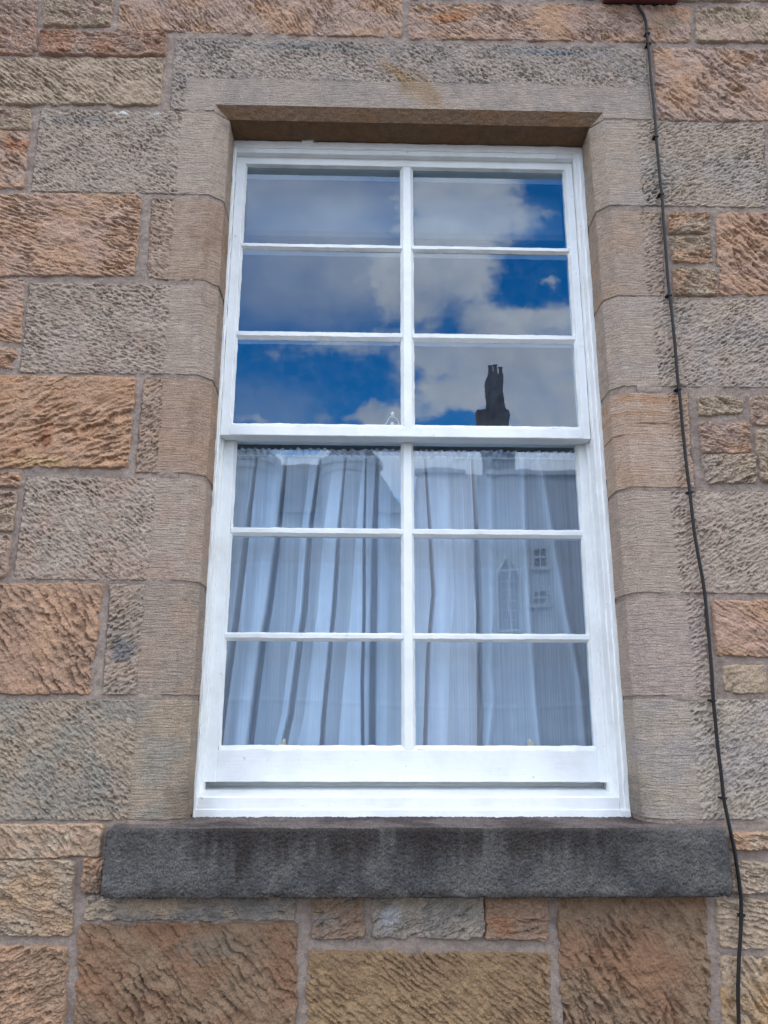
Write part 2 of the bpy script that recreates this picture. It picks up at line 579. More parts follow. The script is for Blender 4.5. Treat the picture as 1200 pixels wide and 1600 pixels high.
def relief(A, B, WX, WZ, da, db, kind, ang, seed):
    """outward height (m) of a tooled stone face"""
    f = fbm(WX * 14 + seed, WZ * 14, 3, seed) * 0.0020
    ca, sa = math.cos(ang), math.sin(ang)
    p, q = A * ca + B * sa, -A * sa + B * ca
    if kind == 'punch':
        n = fbm(p * 55, q * 120, 3, seed + 5)
        g2 = fbm(A * 150, B * 150, 2, seed + 12)
        return f - 0.88 * gouges(A, B, da, db, 'punch', ang, seed) * np.clip(0.62 + 0.7 * fbm(A * 10, B * 10, 2, seed + 2), 0.1, 1.2) - 0.0018 * smooth(0.0, 0.55, -n) + 0.0009 * n + 0.0010 * g2
    if kind in ('furrow', 'bold'):
        n = fbm(p * 26, q * 85, 4, seed + 5)
        n2 = fbm(A * 34, B * 34, 4, seed + 9)
        g2 = fbm(A * 130, B * 130, 3, seed + 12, 0.6)
        # chisel furrows: a saw-tooth across the strokes, wandering and broken along them
        sp = 0.0125 if kind == 'furrow' else 0.022
        ph = q / sp + 0.75 * fbm(p * 11, q * 16, 3, seed + 13) + 0.22 * fbm(p * 60, q * 60, 3, seed + 14)
        t = ph - np.floor(ph)
        row = hash2(np.floor(ph), np.floor(ph) * 0 + 3, seed)
        saw = np.where(t < 0.86, (t / 0.86) ** 1.6, (1 - t) / 0.14)
        brk = smooth(-0.55, 0.25, fbm(p * 24 + row * 50, row * 9, 3, seed + 15) + 0.25 * g2)
        amp = (0.0056 if kind == 'furrow' else 0.0105) * (0.35 + 0.9 * row)
        calm = np.clip(0.75 + 0.9 * fbm(A * 6, B * 6, 2, seed + 2), 0.05, 1.4)
        return f * 1.5 - amp * saw * brk * calm - 0.62 * calm * gouges(A, B, da, db, kind, ang, seed) + 0.0014 * n + 0.0026 * n2 + 0.0012 * g2
    # rock faced: broken ledges
    n = fbm(p * 15, q * 42, 5, seed + 5, 0.55)
    led = np.abs(((n * 1.6 + q * 22) % 1.0) - 0.5) * 2
    return f * 2 + 0.0040 * n + 0.0034 * smooth(0.15, 0.6, led) - gouges(A, B, da, db, 'rough', ang, seed, 0.8) + 0.0016 * fbm(A * 110, B * 110, 3, seed + 8, 0.6)


def bilinear(q, U, V):
    """q: TL,TR,BR,BL in (x,z); V runs 0 bottom .. 1 top"""
    tl, tr, br, bl = [np.asarray(k, float) for k in q]
    return (bl * (1 - U)[..., None] * (1 - V)[..., None] + br * U[..., None] * (1 - V)[..., None]
            + tl * (1 - U)[..., None] * V[..., None] + tr * U[..., None] * V[..., None])


def tints(WX, WZ, base, seed, var=0.10, second=None, stains=()):
    n = fbm(WX * 7 + seed * 3.1, WZ * 9, 4, seed + 31)
    n2 = fbm(WX * 30, WZ * 45, 3, seed + 41)
    base = np.asarray(base, float)
    sec = base * np.array([1.08, 0.98, 0.88]) if second is None else np.asarray(second, float)
    k = smooth(-0.35, 0.6, n)[..., None]
    c = base * (1 - k) + sec * k
    c = c * (1 + var * n2)[..., None]
    for (sx_, sz_, rx_, rz_, colr, am) in stains:
        d = np.hypot((WX - sx_) / rx_, (WZ - sz_) / rz_) + 0.35 * fbm(WX * 25, WZ * 25, 3, seed + 51)
        w_ = am * smooth(1.0, 0.35, d)[..., None]
        c = c * (1 - w_) + np.asarray(colr) * w_
    return np.clip(c * np.array([0.965, 0.945, 0.95]), 0.02, 0.85)


BEDS = []          # outlines the mortar is hollowed out behind


def add_stone(mb, q, kind, base, ang, seed, res=0.00155, lift=0.0, var=0.10, second=None, stains=(), soft=0.009, wob=0.004):
    BEDS.append([np.asarray(k, float) for k in q])
    g_ = 0.0075
    tl, tr, br, bl = [np.asarray(k, float) + np.array(o_) * g_ for k, o_ in zip(q, ((-1, 1), (1, 1), (1, -1), (-1, -1)))]
    q = (tl, tr, br, bl)
    wd = 0.5 * (np.linalg.norm(tr - tl) + np.linalg.norm(br - bl))
    ht = 0.5 * (np.linalg.norm(tl - bl) + np.linalg.norm(tr - br))
    n, m = max(int(wd / res), 6), max(int(ht / res), 6)
    U, V = np.meshgrid(np.linspace(0, 1, n + 1), np.linspace(0, 1, m + 1))
    Wp = bilinear(q, U, V)
    WX, WZ = Wp[..., 0], Wp[..., 1]
    A, B = U * wd, V * ht
    h = relief(A, B, WX, WZ, wd / n, ht / m, kind, ang, seed)
    # rounded, uneven arrises: the face falls away under the mortar along a wandering line
    rc = min(0.018, 0.25 * ht)
    dx, dz = np.minimum(A, wd - A), np.minimum(B, ht - B)
    ex, ez = np.maximum(rc - dx, 0), np.maximum(rc - dz, 0)
    sd_ = np.where((ex > 0) & (ez > 0), rc - np.hypot(ex, ez), np.minimum(dx, dz))
    sd_ = sd_ + wob * fbm(WX * 26, WZ * 26, 4, seed + 70) - wob * 0.2
    fall = smooth(0.0, soft, sd_)
    h = np.where(h < -0.0120, -0.0120 + (h + 0.0120) * 0.3, h)
    y = -(h + 0.0075 + lift) * fall + 0.014 * (1 - fall)
    pts = np.stack([WX, y, WZ], -1)
    mb.grid(pts, tints(WX, WZ, base, seed, var, second, stains), 0.0)


def pixq(*c):
    return [P(px, py)[[0, 2]] for px, py in c]


PINK, ORNG, BEIGE = lin(160, 138, 123), lin(165, 135, 110), lin(160, 144, 124)
GREY, BROWN, DARKB = lin(156, 143, 129), lin(136, 115, 97), lin(126, 106, 86)
YEL, BLUG, RUST, SOOT = lin(158, 141, 120), lin(122, 118, 112), lin(146, 102, 78), lin(84, 78, 74)
D = math.radians
# TL, TR, BR, BL in the survey photo; style, colour, mark angle, second colour
STONES = [
    ((-130, -40), (60, -40), (58, 88), (-130, 88), 'rough', PINK, -38, None),
    ((69, -40), (178, -40), (175, 44), (68, 43), 'rough', BEIGE, -25, PINK),
    ((64, 50), (263, 53), (259, 90), (62, 88), 'rough', PINK, -12, lin(160, 124, 100)),
    ((188, -40), (632, -40), (628, 60), (186, 49), 'furrow', PINK, -58, ORNG),
    ((639, 6), (1079, 10), (1077, 68), (638, 62), 'furrow', PINK, -40, ORNG),
    ((1086, 12), (1330, 15), (1330, 68), (1084, 68), 'furrow', BEIGE, -52, PINK),
    ((639, -70), (930, -70), (930, 0), (638, 0), 'furrow', PINK, -40, BEIGE),
    ((938, -70), (1330, -70), (1330, 5), (937, 3), 'rough', BEIGE, -20, PINK),
    ((-160, 94), (258, 94), (250, 167), (-160, 163), 'furrow', YEL, -40, BEIGE),
    ((1019, 76), (1360, 79), (1360, 192), (1028, 190), 'bold', PINK, -42, ORNG),
    ((-100, 171), (51, 172), (48, 205), (-100, 203), 'rough', BEIGE, -10, PINK),
    ((-100, 206), (48, 207), (38, 296), (-100, 294), 'bold', PINK, -35, ORNG),
    ((-130, 303), (222, 306), (211, 433), (-130, 432), 'furrow', lin(163, 137, 119), -20, ORNG),
    ((-90, 437), (40, 438), (33, 537), (-90, 536), 'furrow', PINK, -20, ORNG),
    ((-80, 543), (30, 543), (22, 579), (-80, 578), 'rough', ORNG, -15, PINK),
    ((-130, 587), (212, 590), (201, 731), (-130, 732), 'bold', ORNG, 20, lin(163, 129, 101)),
    ((-90, 738), (36, 740), (31, 762), (-90, 760), 'rough', ORNG, -10, PINK),
    ((-90, 767), (29, 768), (21, 831), (-90, 831), 'rough', PINK, 10, BEIGE),
    ((-90, 837), (18, 837), (12, 902), (-90, 902), 'rough', BEIGE, -35, PINK),
    ((-130, 912), (163, 911), (141, 1085), (-130, 1085), 'bold', lin(152, 126, 106), -52, ORNG),
    ((-110, 1289), (165, 1287), (158, 1339), (-110, 1342), 'furrow', lin(160, 137, 115), -42, BEIGE),
    ((-110, 1346), (119, 1342), (112, 1462), (-110, 1462), 'rough', lin(162, 138, 112), -15, BEIGE),
    ((131, 1340), (165, 1340), (158, 1396), (129, 1395), 'rough', BROWN, -20, ORNG),
    ((-110, 1476), (107, 1477), (101, 1625), (-110, 1625), 'rough', lin(148, 124, 102), 20, ORNG),
    ((138, 1396), (462, 1398), (462, 1437), (130, 1437), 'rough', BLUG, -8, BEIGE),
    ((123, 1442), (465, 1441), (463, 1640), (117, 1640), 'bold', DARKB, -50, lin(126, 98, 77)),
    ((487, 1396), (571, 1396), (569, 1467), (487, 1467), 'rough', BROWN, 25, BLUG),
    ((581, 1396), (757, 1396), (755, 1466), (584, 1465), 'rough', lin(146, 136, 122), 25, lin(132, 127, 118)),
    ((759, 1396), (856, 1396), (856, 1468), (757, 1467), 'rough', BROWN, 0, lin(142, 118, 98)),
    ((482, 1485), (859, 1488), (861, 1640), (477, 1640), 'furrow', lin(130, 108, 83), -36, lin(138, 116, 88)),
    ((871, 1396), (1103, 1398), (1114, 1640), (876, 1640), 'bold', DARKB, -57, lin(128, 101, 80)),
    ((1114, 1404), (1330, 1406), (1330, 1483), (1124, 1481), 'furrow', YEL, -12, BEIGE),
    ((1124, 1494), (1330, 1490), (1330, 1640), (1130, 1640), 'bold', lin(156, 128, 94), -55, YEL),
    ((1140, 1301), (1340, 1302), (1340, 1326), (1140, 1328), 'rough', ORNG, -20, BEIGE),
    ((1140, 1346), (1340, 1345), (1340, 1393), (1140, 1395), 'rough', BEIGE, -15, GREY),
    ((1206, 197), (1330, 197), (1330, 326), (1213, 326), 'punch', GREY, -30, BEIGE),
    ((1043, 334), (1108, 334), (1109, 366), (1044, 367), 'rough', ORNG, 10, BEIGE),
    ((1046, 372), (1110, 372), (1113, 412), (1048, 412), 'rough', ORNG, -15, BEIGE),
    ((1049, 420), (1117, 423), (1121, 463), (1052, 463), 'rough', BEIGE, -35, ORNG),
    ((1117, 333), (1390, 334), (1390, 463), (1124, 462), 'bold', lin(162, 135, 116), -40, ORNG),
    ((1089, 619), (1159, 621), (1162, 646), (1091, 652), 'rough', BEIGE, -25, YEL),
    ((1091, 661), (1168, 663), (1172, 707), (1095, 710), 'rough', PINK, -20, ORNG),
    ((1097, 711), (1178, 711), (1181, 755), (1102, 757), 'rough', BEIGE, 30, GREY),
    ((1170, 620), (1390, 622), (1390, 668), (1175, 667), 'rough', PINK, -20, BEIGE),
    ((1179, 672), (1390, 671), (1390, 754), (1187, 753), 'rough', BEIGE, -35, PINK),
    ((1111, 938), (1390, 940), (1390, 1028), (1117, 1026), 'furrow', lin(162, 135, 117), -30, ORNG),
    ((1127, 1040), (1196, 1038), (1197, 1084), (1132, 1084), 'bold', YEL, 30, BEIGE),
    ((1204, 1040), (1390, 1041), (1390, 1085), (1205, 1085), 'rough', BEIGE, -20, GREY),
]
mas = MB()
stain_at = lambda px, py, rx, ry, c, am: (P(px, py)[0], P(px, py)[2], rx / 620, ry / 620, c, am)
STAINS = [stain_at(72, 685, 16, 45, RUST, 0.85), stain_at(60, 640, 12, 14, RUST, 0.5), stain_at(700, 30, 60, 18, lin(170, 120, 84), 0.7),
          stain_at(30, 230, 40, 22, lin(150, 96, 66), 0.6), stain_at(60, 722, 60, 14, lin(176, 152, 106), 0.4),
          stain_at(160, 1500, 60, 60, lin(136, 102, 78), 0.4), stain_at(330, 1480, 60, 25, lin(112, 104, 92), 0.5),
          stain_at(780, 1445, 26, 18, lin(156, 112, 80), 0.6), stain_at(612, 1432, 22, 20, lin(160, 162, 162), 0.7),
          stain_at(985, 1520, 60, 40, lin(140, 106, 80), 0.35), stain_at(1040, 40, 40, 25, lin(120, 110, 92), 0.6)]
for k, s in enumerate(STONES):
    st = [q for q in STAINS if pixq(s[3])[0][0] - 0.02 < q[0] < pixq(s[1])[0][0] + 0.02 and pixq(s[2])[0][1] - 0.02 < q[1] < pixq(s[0])[0][1] + 0.02]
    add_stone(mas, pixq(*s[:4]), s[4], s[5], D(s[6]), 100 + k, lift=rng.uniform(-0.001, 0.004), second=s[7], stains=st)
# coursed blocks carrying on beyond what the photo takes in
pal = [PINK, ORNG, BEIGE, GREY, YEL, lin(152, 126, 106)]


def course(x0, x1, z0, z1):
    x = x0
    while x < x1 - 0.05:
        w_ = rng.uniform(0.28, 0.62)
        if x1 - x - w_ < 0.16:
            w_ = x1 - x
        q = [(x + 0.008, z1 - 0.008), (x + w_ - 0.008, z1 - 0.008), (x + w_ - 0.008, z0 + 0.008), (x + 0.008, z0 + 0.008)]
        add_stone(mas, q, ['furrow', 'bold', 'rough', 'punch'][rng.integers(4)], pal[rng.integers(6)],
                  D(rng.uniform(-55, -15)), int(rng.integers(1, 99999)), res=0.0035 if x > -1.9 and x < 2.0 and z1 > 0.7 and z0 < 4.2 else 0.007)
        x += w_


ZR = [P(0, y)[2] for y in (91, 168, 299, 434, 582, 735, 907, 1088, 1286, 1470, 1632)]
XL_, XR_ = -2.4, 2.6
for k in range(len(ZR)):
    zt = P(0, -45)[2] if k == 0 else ZR[k - 1]
    xl = {0: P(-135, 50)[0], 1: P(-165, 130)[0]}.get(k)
    xls = [P(-135, 20), P(-165, 130), P(-105, 230), P(-135, 370), P(-95, 500), P(-135, 660), P(-95, 820), P(-135, 1000), P(-165, 1190), P(-115, 1370), P(-115, 1550)]
    course(XL_, xls[k][0], ZR[k], zt)
ZRR = [P(1200, y)[2] for y in (-75, 8, 72, 193, 330, 466, 612, 762, 930, 1089, 1290, 1490, 1650)]
xrs = [P(1335, 0), P(1335, 40), P(1365, 130), P(1330, 260), P(1395, 400), P(1330, 540), P(1395, 690), P(1330, 850), P(1395, 1010), P(1330, 1190), P(1345, 1360), P(1335, 1560)]
for k in range(len(xrs)):
    course(xrs[k][0], XR_, ZRR[k + 1], ZRR[k])
zt = P(0, -45)[2]
for hgt in (0.24, 0.3, 0.26, 0.3, 0.25):
    course(XL_, XR_, zt + (0.04 if hgt == 0.24 else 0), zt + hgt)
    zt += hgt
zb = P(0, 1636)[2]
while zb > 0.1:
    course(XL_, XR_, max(zb - 0.27, 0.0), zb)
    zb -= 0.27
mas.build('masonry', M_STONE, WALL)

# dressed stones: front face, chamfer and reveal in one folded sheet
def add_jamb(mb, side, xo_t, xo_b, zt_f, zb_f, xd, base, ang, seed, second=None, stains=(), jt=0.0014, res=0.00155, kind='punch'):
    """side -1 left / +1 right; xo: outer edge x at top / bottom; zt_f, zb_f: top and bottom z; xd: where the dressed margin starts"""
    xf, xi = (XFL, XIL) if side < 0 else (XFR, XIR)
    w_face = abs(xf - 0.5 * (xo_t + xo_b))
    n1 = int(w_face / res)
    ch = math.hypot(xi - xf, CD_)
    n2, n3 = int(ch / res), int((0.24 - CD_) / 0.006)
    ht = zt_f - zb_f
    m = int(ht / res)
    S1 = np.linspace(0, 1, n1 + 1)
    V = np.linspace(0, 1, m + 1)
    xo = xo_b + (xo_t - xo_b) * V
    rows = []
    ca = np.concatenate([np.linspace(0, w_face, n1 + 1), w_face + np.linspace(0, ch, n2 + 1)[1:], w_face + ch + np.linspace(0, 0.24 - CD_, n3 + 1)[1:]])
    nc = len(ca)
    BX = np.zeros((m + 1, nc)); BY = np.zeros((m + 1, nc)); NX = np.zeros(nc); NY = np.zeros(nc)
    BX[:, :n1 + 1] = xo[:, None] + (xf - xo)[:, None] * S1
    t2 = np.linspace(0, 1, n2 + 1)[1:]
    BX[:, n1 + 1:n1 + 1 + n2] = xf + (xi - xf) * t2
    BY[:, n1 + 1:n1 + 1 + n2] = CD_ * t2
    t3 = np.linspace(0, 1, n3 + 1)[1:]
    BX[:, n1 + 1 + n2:] = xi
    BY[:, n1 + 1 + n2:] = CD_ + (0.24 - CD_) * t3
    sg = 1 if xi > xf else -1
    nrm = np.zeros((nc, 2)); nrm[:n1 + 1] = (0, -1)
    cn = np.array([CD_ * sg, -abs(xi - xf)]); cn /= np.linalg.norm(cn)
    nrm[n1 + 1:n1 + 1 + n2] = cn
    nrm[n1 + 1 + n2:] = (sg, 0)
    k = np.ones(7) / 7                                   # soften the two arrises
    for j in range(2):
        nrm[3:-3, j] = np.convolve(nrm[:, j], k, 'valid')
    A, B = np.broadcast_to(ca, (m + 1, nc)), np.broadcast_to((V * ht)[:, None], (m + 1, nc))
    WZ = zb_f + B
    wander = 0.006 * fbm(WZ * 22, WZ * 0 + seed, 3, seed)
    drs = smooth(-0.004, 0.004, (BX - xd) * (-side) * 1.0 + wander)
    drs[:, n1 + 1:] = 1.0
    h = np.zeros((m + 1, nc))
    nn = n1 + 1
    hp = relief(A[:, :nn], B[:, :nn], BX[:, :nn], WZ[:, :nn], w_face / n1, ht / m, kind, ang, seed)
    h[:, :nn] = hp * (1 - drs[:, :nn]) + 0.0012 * (1 - drs[:, :nn])
    hd = 0.0011 * fbm(A * 12, WZ * 12, 3, seed + 3) + 0.00055 * fbm(A * 16, WZ * 190, 2, seed + 4) + 0.0004 * fbm(A * 110, WZ * 130, 2, seed + 6)
    h = h + hd * drs - 0.0015 * drs
    # edges: thin bed joints above and below, rounder outer end
    dz = np.minimum(B, ht - B) + 0.0018 * fbm(BX * 40, WZ * 3, 3, seed + 8)
    do = A + 0.004 * fbm(BX * 3, WZ * 28, 3, seed + 9)
    fall = smooth(0, jt * 2.2, dz) * np.where(A < 0.03, smooth(0, 0.010, do), 1.0)
    hh = (h + 0.0045) * fall - 0.012 * (1 - fall)
    X_ = BX + nrm[:, 0] * hh
    Y_ = BY + nrm[:, 1] * hh
    c = tints(A * side + seed, WZ, base, seed, 0.08, second, ())
    for (sx_, sz_, rx_, rz_, colr, am) in stains:
        d = np.hypot((BX - sx_) / rx_, (WZ - sz_) / rz_) + 0.35 * fbm(BX * 25, WZ * 40, 3, seed + 51)
        w_ = am * smooth(1.0, 0.3, d)[..., None]
        c = c * (1 - w_) + np.asarray(colr) * w_
    mb.grid(np.stack([X_, Y_, WZ], -1), c, drs, flip=sg < 0)
    xe_ = (xo_t, xf, xf, xo_b) if side < 0 else (xf, xo_t, xo_b, xf)
    BEDS.append([np.array(k) for k in ((xe_[0], zt_f), (xe_[1], zt_f), (xe_[2], zb_f), (xe_[3], zb_f))])


JL = [  # outer x px top / bottom, z px top / bottom, start of dressed margin px (at mid height), colour, angle
    ((60, 176), (45, 301), 279, GREY, -32, lin(152, 141, 128)),
    ((233, 309), (227, 438), 268, lin(152, 134, 118), -30, lin(142, 122, 105)),
    ((43, 441), (27, 584), 262, lin(156, 143, 130), -18, lin(150, 135, 121)),
    ((221, 590), (208, 740), 250, lin(150, 131, 115), 35, lin(154, 131, 111)),
    ((39, 744), (17, 907), 238, GREY, -38, lin(156, 138, 123)),
    ((168, 911), (156, 1087), 220, lin(150, 134, 119), 33, lin(142, 131, 119)),
    ((-60, 1091), (-75, 1283), 208, lin(150, 136, 118), -42, lin(138, 132, 120)),
]
for k, (tp, bt, xd, colr, ang, sec) in enumerate(JL):
    mb = MB()
    st = []
    if k == 3:
        st = [stain_at(300, 650, 10, 70, lin(120, 96, 78), 0.45)]
    if k == 1:
        st = [stain_at(320, 400, 8, 60, lin(126, 102, 84), 0.4)]
    if k == 5:
        st = [stain_at(190, 1015, 28, 30, lin(96, 98, 100), 0.75)]
    if k == 0:
        st = [stain_at(130, 190, 90, 18, lin(116, 114, 110), 0.5), stain_at(193, 178, 20, 7, lin(196, 196, 192), 0.85), stain_at(243, 180, 16, 5, lin(188, 188, 184), 0.8)]
    if k == 6:
        st = [stain_at(280, 1260, 30, 50, lin(104, 96, 86), 0.6), stain_at(120, 1240, 110, 50, lin(120, 118, 112), 0.5)]
    zt_, zb_ = P(*tp)[2], P(*bt)[2]
    if k == 0:
        zt_ = ZJ - 0.001
    py = 0.5 * (tp[1] + bt[1])
    add_jamb(mb, -1, P(*tp)[0], P(*bt)[0], zt_, zb_, P(xd, py)[0], colr, D(ang), 300 + k, sec, st)
    mb.build('jamb_stone', M_STONE, WALL)
JR = [
    ((1196, 195), (1203, 327), 1000, lin(154, 141, 126), -24, lin(150, 141, 130)),
    ((1036, 331), (1042, 465), 1006, lin(150, 135, 121), -25, lin(152, 134, 116)),
    ((1340, 469), (1340, 609), 1024, GREY, -32, lin(152, 142, 132)),
    ((1077, 614), (1088, 764), 1052, lin(164, 146, 130), -25, lin(160, 138, 118)),
    ((1340, 769), (1340, 930), 1054, GREY, -36, lin(156, 141, 128)),
    ((1104, 934), (1114, 1089), 1080, lin(158, 144, 132), -30, lin(152, 140, 130)),
    ((1340, 1092), (1340, 1282), 1086, lin(156, 146, 132), -36, lin(150, 142, 134)),
]
for k, (tp, bt, xd, colr, ang, sec) in enumerate(JR):
    mb = MB()
    st = []
    if k == 3:
        st = [stain_at(1010, 624, 90, 12, lin(156, 120, 90), 0.7), stain_at(990, 645, 70, 5, lin(150, 112, 82), 0.5),
              stain_at(1020, 662, 50, 2.6, lin(90, 60, 44), 0.8), stain_at(960, 678, 30, 2.6, lin(90, 60, 44), 0.7), stain_at(1060, 666, 30, 2.4, lin(90, 60, 44), 0.7)]
    if k == 6:
        st = [stain_at(1000, 1250, 20, 60, lin(98, 92, 86), 0.6)]
    if k == 2:
        st = [stain_at(1150, 480, 60, 10, BEIGE, 0.4)]
    zt_, zb_ = P(*tp)[2], P(*bt)[2]
    if k == 0:
        zt_ = ZJ - 0.001
    py = 0.5 * (tp[1] + bt[1])
    add_jamb(mb, 1, P(*tp)[0], P(*bt)[0], zt_, zb_, P(xd, py)[0], colr, D(ang), 330 + k, sec, st)
    o = mb.build('jamb_stone', M_STONE, WALL)
    if k == 3:
        o['label'] = 'jamb stone with an orange band and dark cracks'

# lintel
lt = MB()
LX0, LX1 = P(268, 110)[0], P(1015, 120)[0]
LZ1 = P(600, 66)[2]
ZM = P(600, 129)[2]              # top of the dressed band
XM = P(290, 150)[0]              # punched strip at the left end goes down to the bed
res = 0.00155


def snap_axis(stops):
    out = []
    for a, b in zip(stops[:-1], stops[1:]):
        k = max(int(round((b - a) / res)), 1)
        out += list(np.linspace(a, b, k, endpoint=False))
    return np.array(out + [stops[-1]])


ax, az = snap_axis([LX0, XFL, XFR, LX1]), snap_axis([ZJ, ZC, LZ1])
AX, AZ = np.meshgrid(ax, az)
A, B = AX - LX0, AZ - ZJ
hp = relief(A, B, AX, AZ, (LX1 - LX0) / (len(ax) - 1), (LZ1 - ZJ) / (len(az) - 1), 'punch', D(-38), 401)
drs = np.minimum(smooth(0.003, -0.003, AZ - ZM + 0.001 * fbm(AX * 30, AZ * 0, 2, 3)), smooth(-0.004, 0.004, AX - XM))
hd = 0.0008 * fbm(AX * 12, AZ * 12, 3, 405) + 0.0006 * fbm(AX * 150, AZ * 150, 2, 406)
h = hp * (1 - drs) + 0.0015 * (1 - drs) + (hd - 0.001) * drs
dz = np.minimum(np.where((AX > XFL) & (AX < XFR), 1.0, AZ - ZJ), LZ1 - AZ) + 0.0018 * fbm(AX * 40, AZ * 3, 3, 407)
dx = np.minimum(AX - LX0, LX1 - AX) + 0.004 * fbm(AX * 3, AZ * 28, 3, 408)
fall = smooth(0, 0.006, dz) * smooth(0, 0.008, dx)
yy = -(h + 0.0045) * fall + 0.012 * (1 - fall)
lst = [stain_at(655, 140, 48, 70, lin(138, 114, 86), 0.7), stain_at(612, 110, 22, 30, lin(140, 114, 84), 0.6),
       stain_at(480, 75, 170, 10, lin(116, 118, 116), 0.6), stain_at(860, 84, 150, 10, lin(112, 118, 124), 0.6)]
lcol = tints(AX, AZ, lin(152, 141, 129), 410, 0.08, lin(142, 133, 124), ())
for (sx_, sz_, rx_, rz_, colr, am) in lst:
    sk = AX + 0.75 * (AZ - sz_)          # the bed lines lean
    d = np.hypot((sk - sx_) / rx_, (AZ - sz_) / rz_) + 0.35 * fbm(AX * 25, AZ * 25, 3, 451)
    w_ = am * smooth(1.0, 0.3, d)[..., None]
    lcol = lcol * (1 - w_) + np.asarray(colr) * w_
veins = smooth(0.25, 0.6, perlin((AX + 0.75 * AZ) * 38, AZ * 3, 431)) * smooth(-0.1, 0.4, perlin(AX * 4, AZ * 3, 433))
lcol = lcol * (1 - 0.14 * veins[..., None])
cx, cz = 0.5 * (AX[:-1, :-1] + AX[1:, 1:]), 0.5 * (AZ[:-1, :-1] + AZ[1:, 1:])
lt.grid(np.stack([AX, yy, AZ], -1), lcol, drs, keep=~((cx > XFL) & (cx < XFR) & (cz < ZC)))
# chamfer (mitred) and soffit
n, m = int((XFR - XFL) / 0.003), 16
U, V = np.meshgrid(np.linspace(0, 1, n + 1), np.linspace(0, 1, m + 1))
cxx = (XFL + (XFR - XFL) * U) * (1 - V) + (XIL + (XIR - XIL) * U) * V
hz = 0.0010 * fbm(cxx * 60, V * 3, 3, 420) + 0.0006 * fbm(cxx * 150, V * 9, 2, 421)
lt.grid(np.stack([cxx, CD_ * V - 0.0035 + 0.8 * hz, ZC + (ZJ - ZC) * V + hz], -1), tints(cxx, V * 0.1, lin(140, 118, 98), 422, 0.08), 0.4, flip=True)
for xf, xi in ((XFL, XIL), (XFR, XIR)):
    f_ = [(0, 1, 2)] if xi > xf else [(2, 1, 0)]
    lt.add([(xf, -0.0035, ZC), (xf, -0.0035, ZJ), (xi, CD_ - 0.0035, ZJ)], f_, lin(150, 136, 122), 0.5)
n, m = 300, 40
U, V = np.meshgrid(np.linspace(XIL - 0.02, XIR + 0.02, n + 1), np.linspace(CD_ - 0.0035, 0.24, m + 1))
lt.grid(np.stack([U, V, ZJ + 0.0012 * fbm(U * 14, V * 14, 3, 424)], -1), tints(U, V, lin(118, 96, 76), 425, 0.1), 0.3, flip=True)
lt.build('lintel', M_STONE, WALL)

# mortar bed the blocks sit in (open at the window)
mo = MB()
gx, gz = np.arange(XL_, XR_ + 0.001, 0.005), np.arange(0.0, 5.4, 0.005)
GX, GZ = np.meshgrid(gx, gz)
yy = -0.0012 - 0.0030 * fbm(GX * 18, GZ * 18, 5, 7, 0.6) - 0.0014 * fbm(GX * 70, GZ * 70, 2, 9)
BEDS.append([np.array(k) for k in ((LX0, LZ1), (LX1, LZ1), (LX1, ZJ), (LX0, ZJ))])
for q in BEDS:
    qa = np.array(q)
    i0, i1 = np.searchsorted(gx, (qa[:, 0].min(), qa[:, 0].max()))
    j0, j1 = np.searchsorted(gz, (qa[:, 1].min(), qa[:, 1].max()))
    sx_, sz_ = GX[j0:j1, i0:i1], GZ[j0:j1, i0:i1]
    if sx_.size == 0:
        continue
    ins = np.full(sx_.shape, 9.0)
    for a, b in zip(qa, np.roll(qa, -1, 0)):
        e_ = (b - a) / np.linalg.norm(b - a)
        ins = np.minimum(ins, (sx_ - a[0]) * e_[1] - (sz_ - a[1]) * e_[0])     # clockwise outline: inside is to the right
    yy[j0:j1, i0:i1] += 0.017 * smooth(0.006, 0.014, ins)
cx, cz = 0.5 * (GX[:-1, :-1] + GX[1:, 1:]), 0.5 * (GZ[:-1, :-1] + GZ[1:, 1:])
keep = ~((cx > XFL - 0.03) & (cx < XFR + 0.03) & (cz > ZB - 0.05) & (cz < ZC + 0.02))
mo.grid(np.stack([GX, yy, GZ], -1), keep=keep)
# joints seen on the chamfer and reveal of each side, and over the lintel
for xf, xi in ((XFL, XIL), (XFR, XIR)):
    sg = 1 if xi > xf else -1
    path = np.array([(xf - sg * 0.035, -0.0004), (xf, -0.0004), (xi - sg * 0.0005, CD_ + 0.0006), (xi - sg * 0.0005, 0.25)])
    zs = np.array([ZB - 0.05, ZC + 0.02])
    pts = np.array([[(p[0], p[1], z) for p in path] for z in zs])
    mo.grid(pts, sm=False, flip=sg < 0)
mo.build('mortar', M_MORTAR, WALL)

# solid wall behind the facing
co_ = MB()
for a in ((-7, XL_ + 0.02, 0, 7.0), (XR_ - 0.02, 7, 0, 7.0)):
    co_.box(a[0], a[1], 0.0, 0.42, a[2], a[3])
co_.box(XL_, XIL - 0.012, 0.03, 0.42, 0, 5.39)
co_.box(XIR + 0.012, XR_, 0.03, 0.42, 0, 5.39)
co_.box(XIL - 0.012, XIR + 0.012, 0.03, 0.42, 0, ZB - 0.06)
co_.box(XIL - 0.012, XIR + 0.012, 0.04, 0.42, ZC + 0.03, 5.39)
co_.box(XL_, XR_, 0.0, 0.42, 5.39, 7.0)
co_.build('wall_core', plain('rubble_core', (0.28, 0.23, 0.19), 0.95, 0.1, 0.3, 6, 60, 0.004), WALL)


# window ledge (stone sill): dark, sparrow-pecked
lg = MB()
SF = -0.060
sx0, sx1 = P(160, 1350, SF)[0], P(1143, 1350, SF)[0]
sz1, sz0 = P(600, 1294, SF)[2], P(600, 1404, SF)[2]
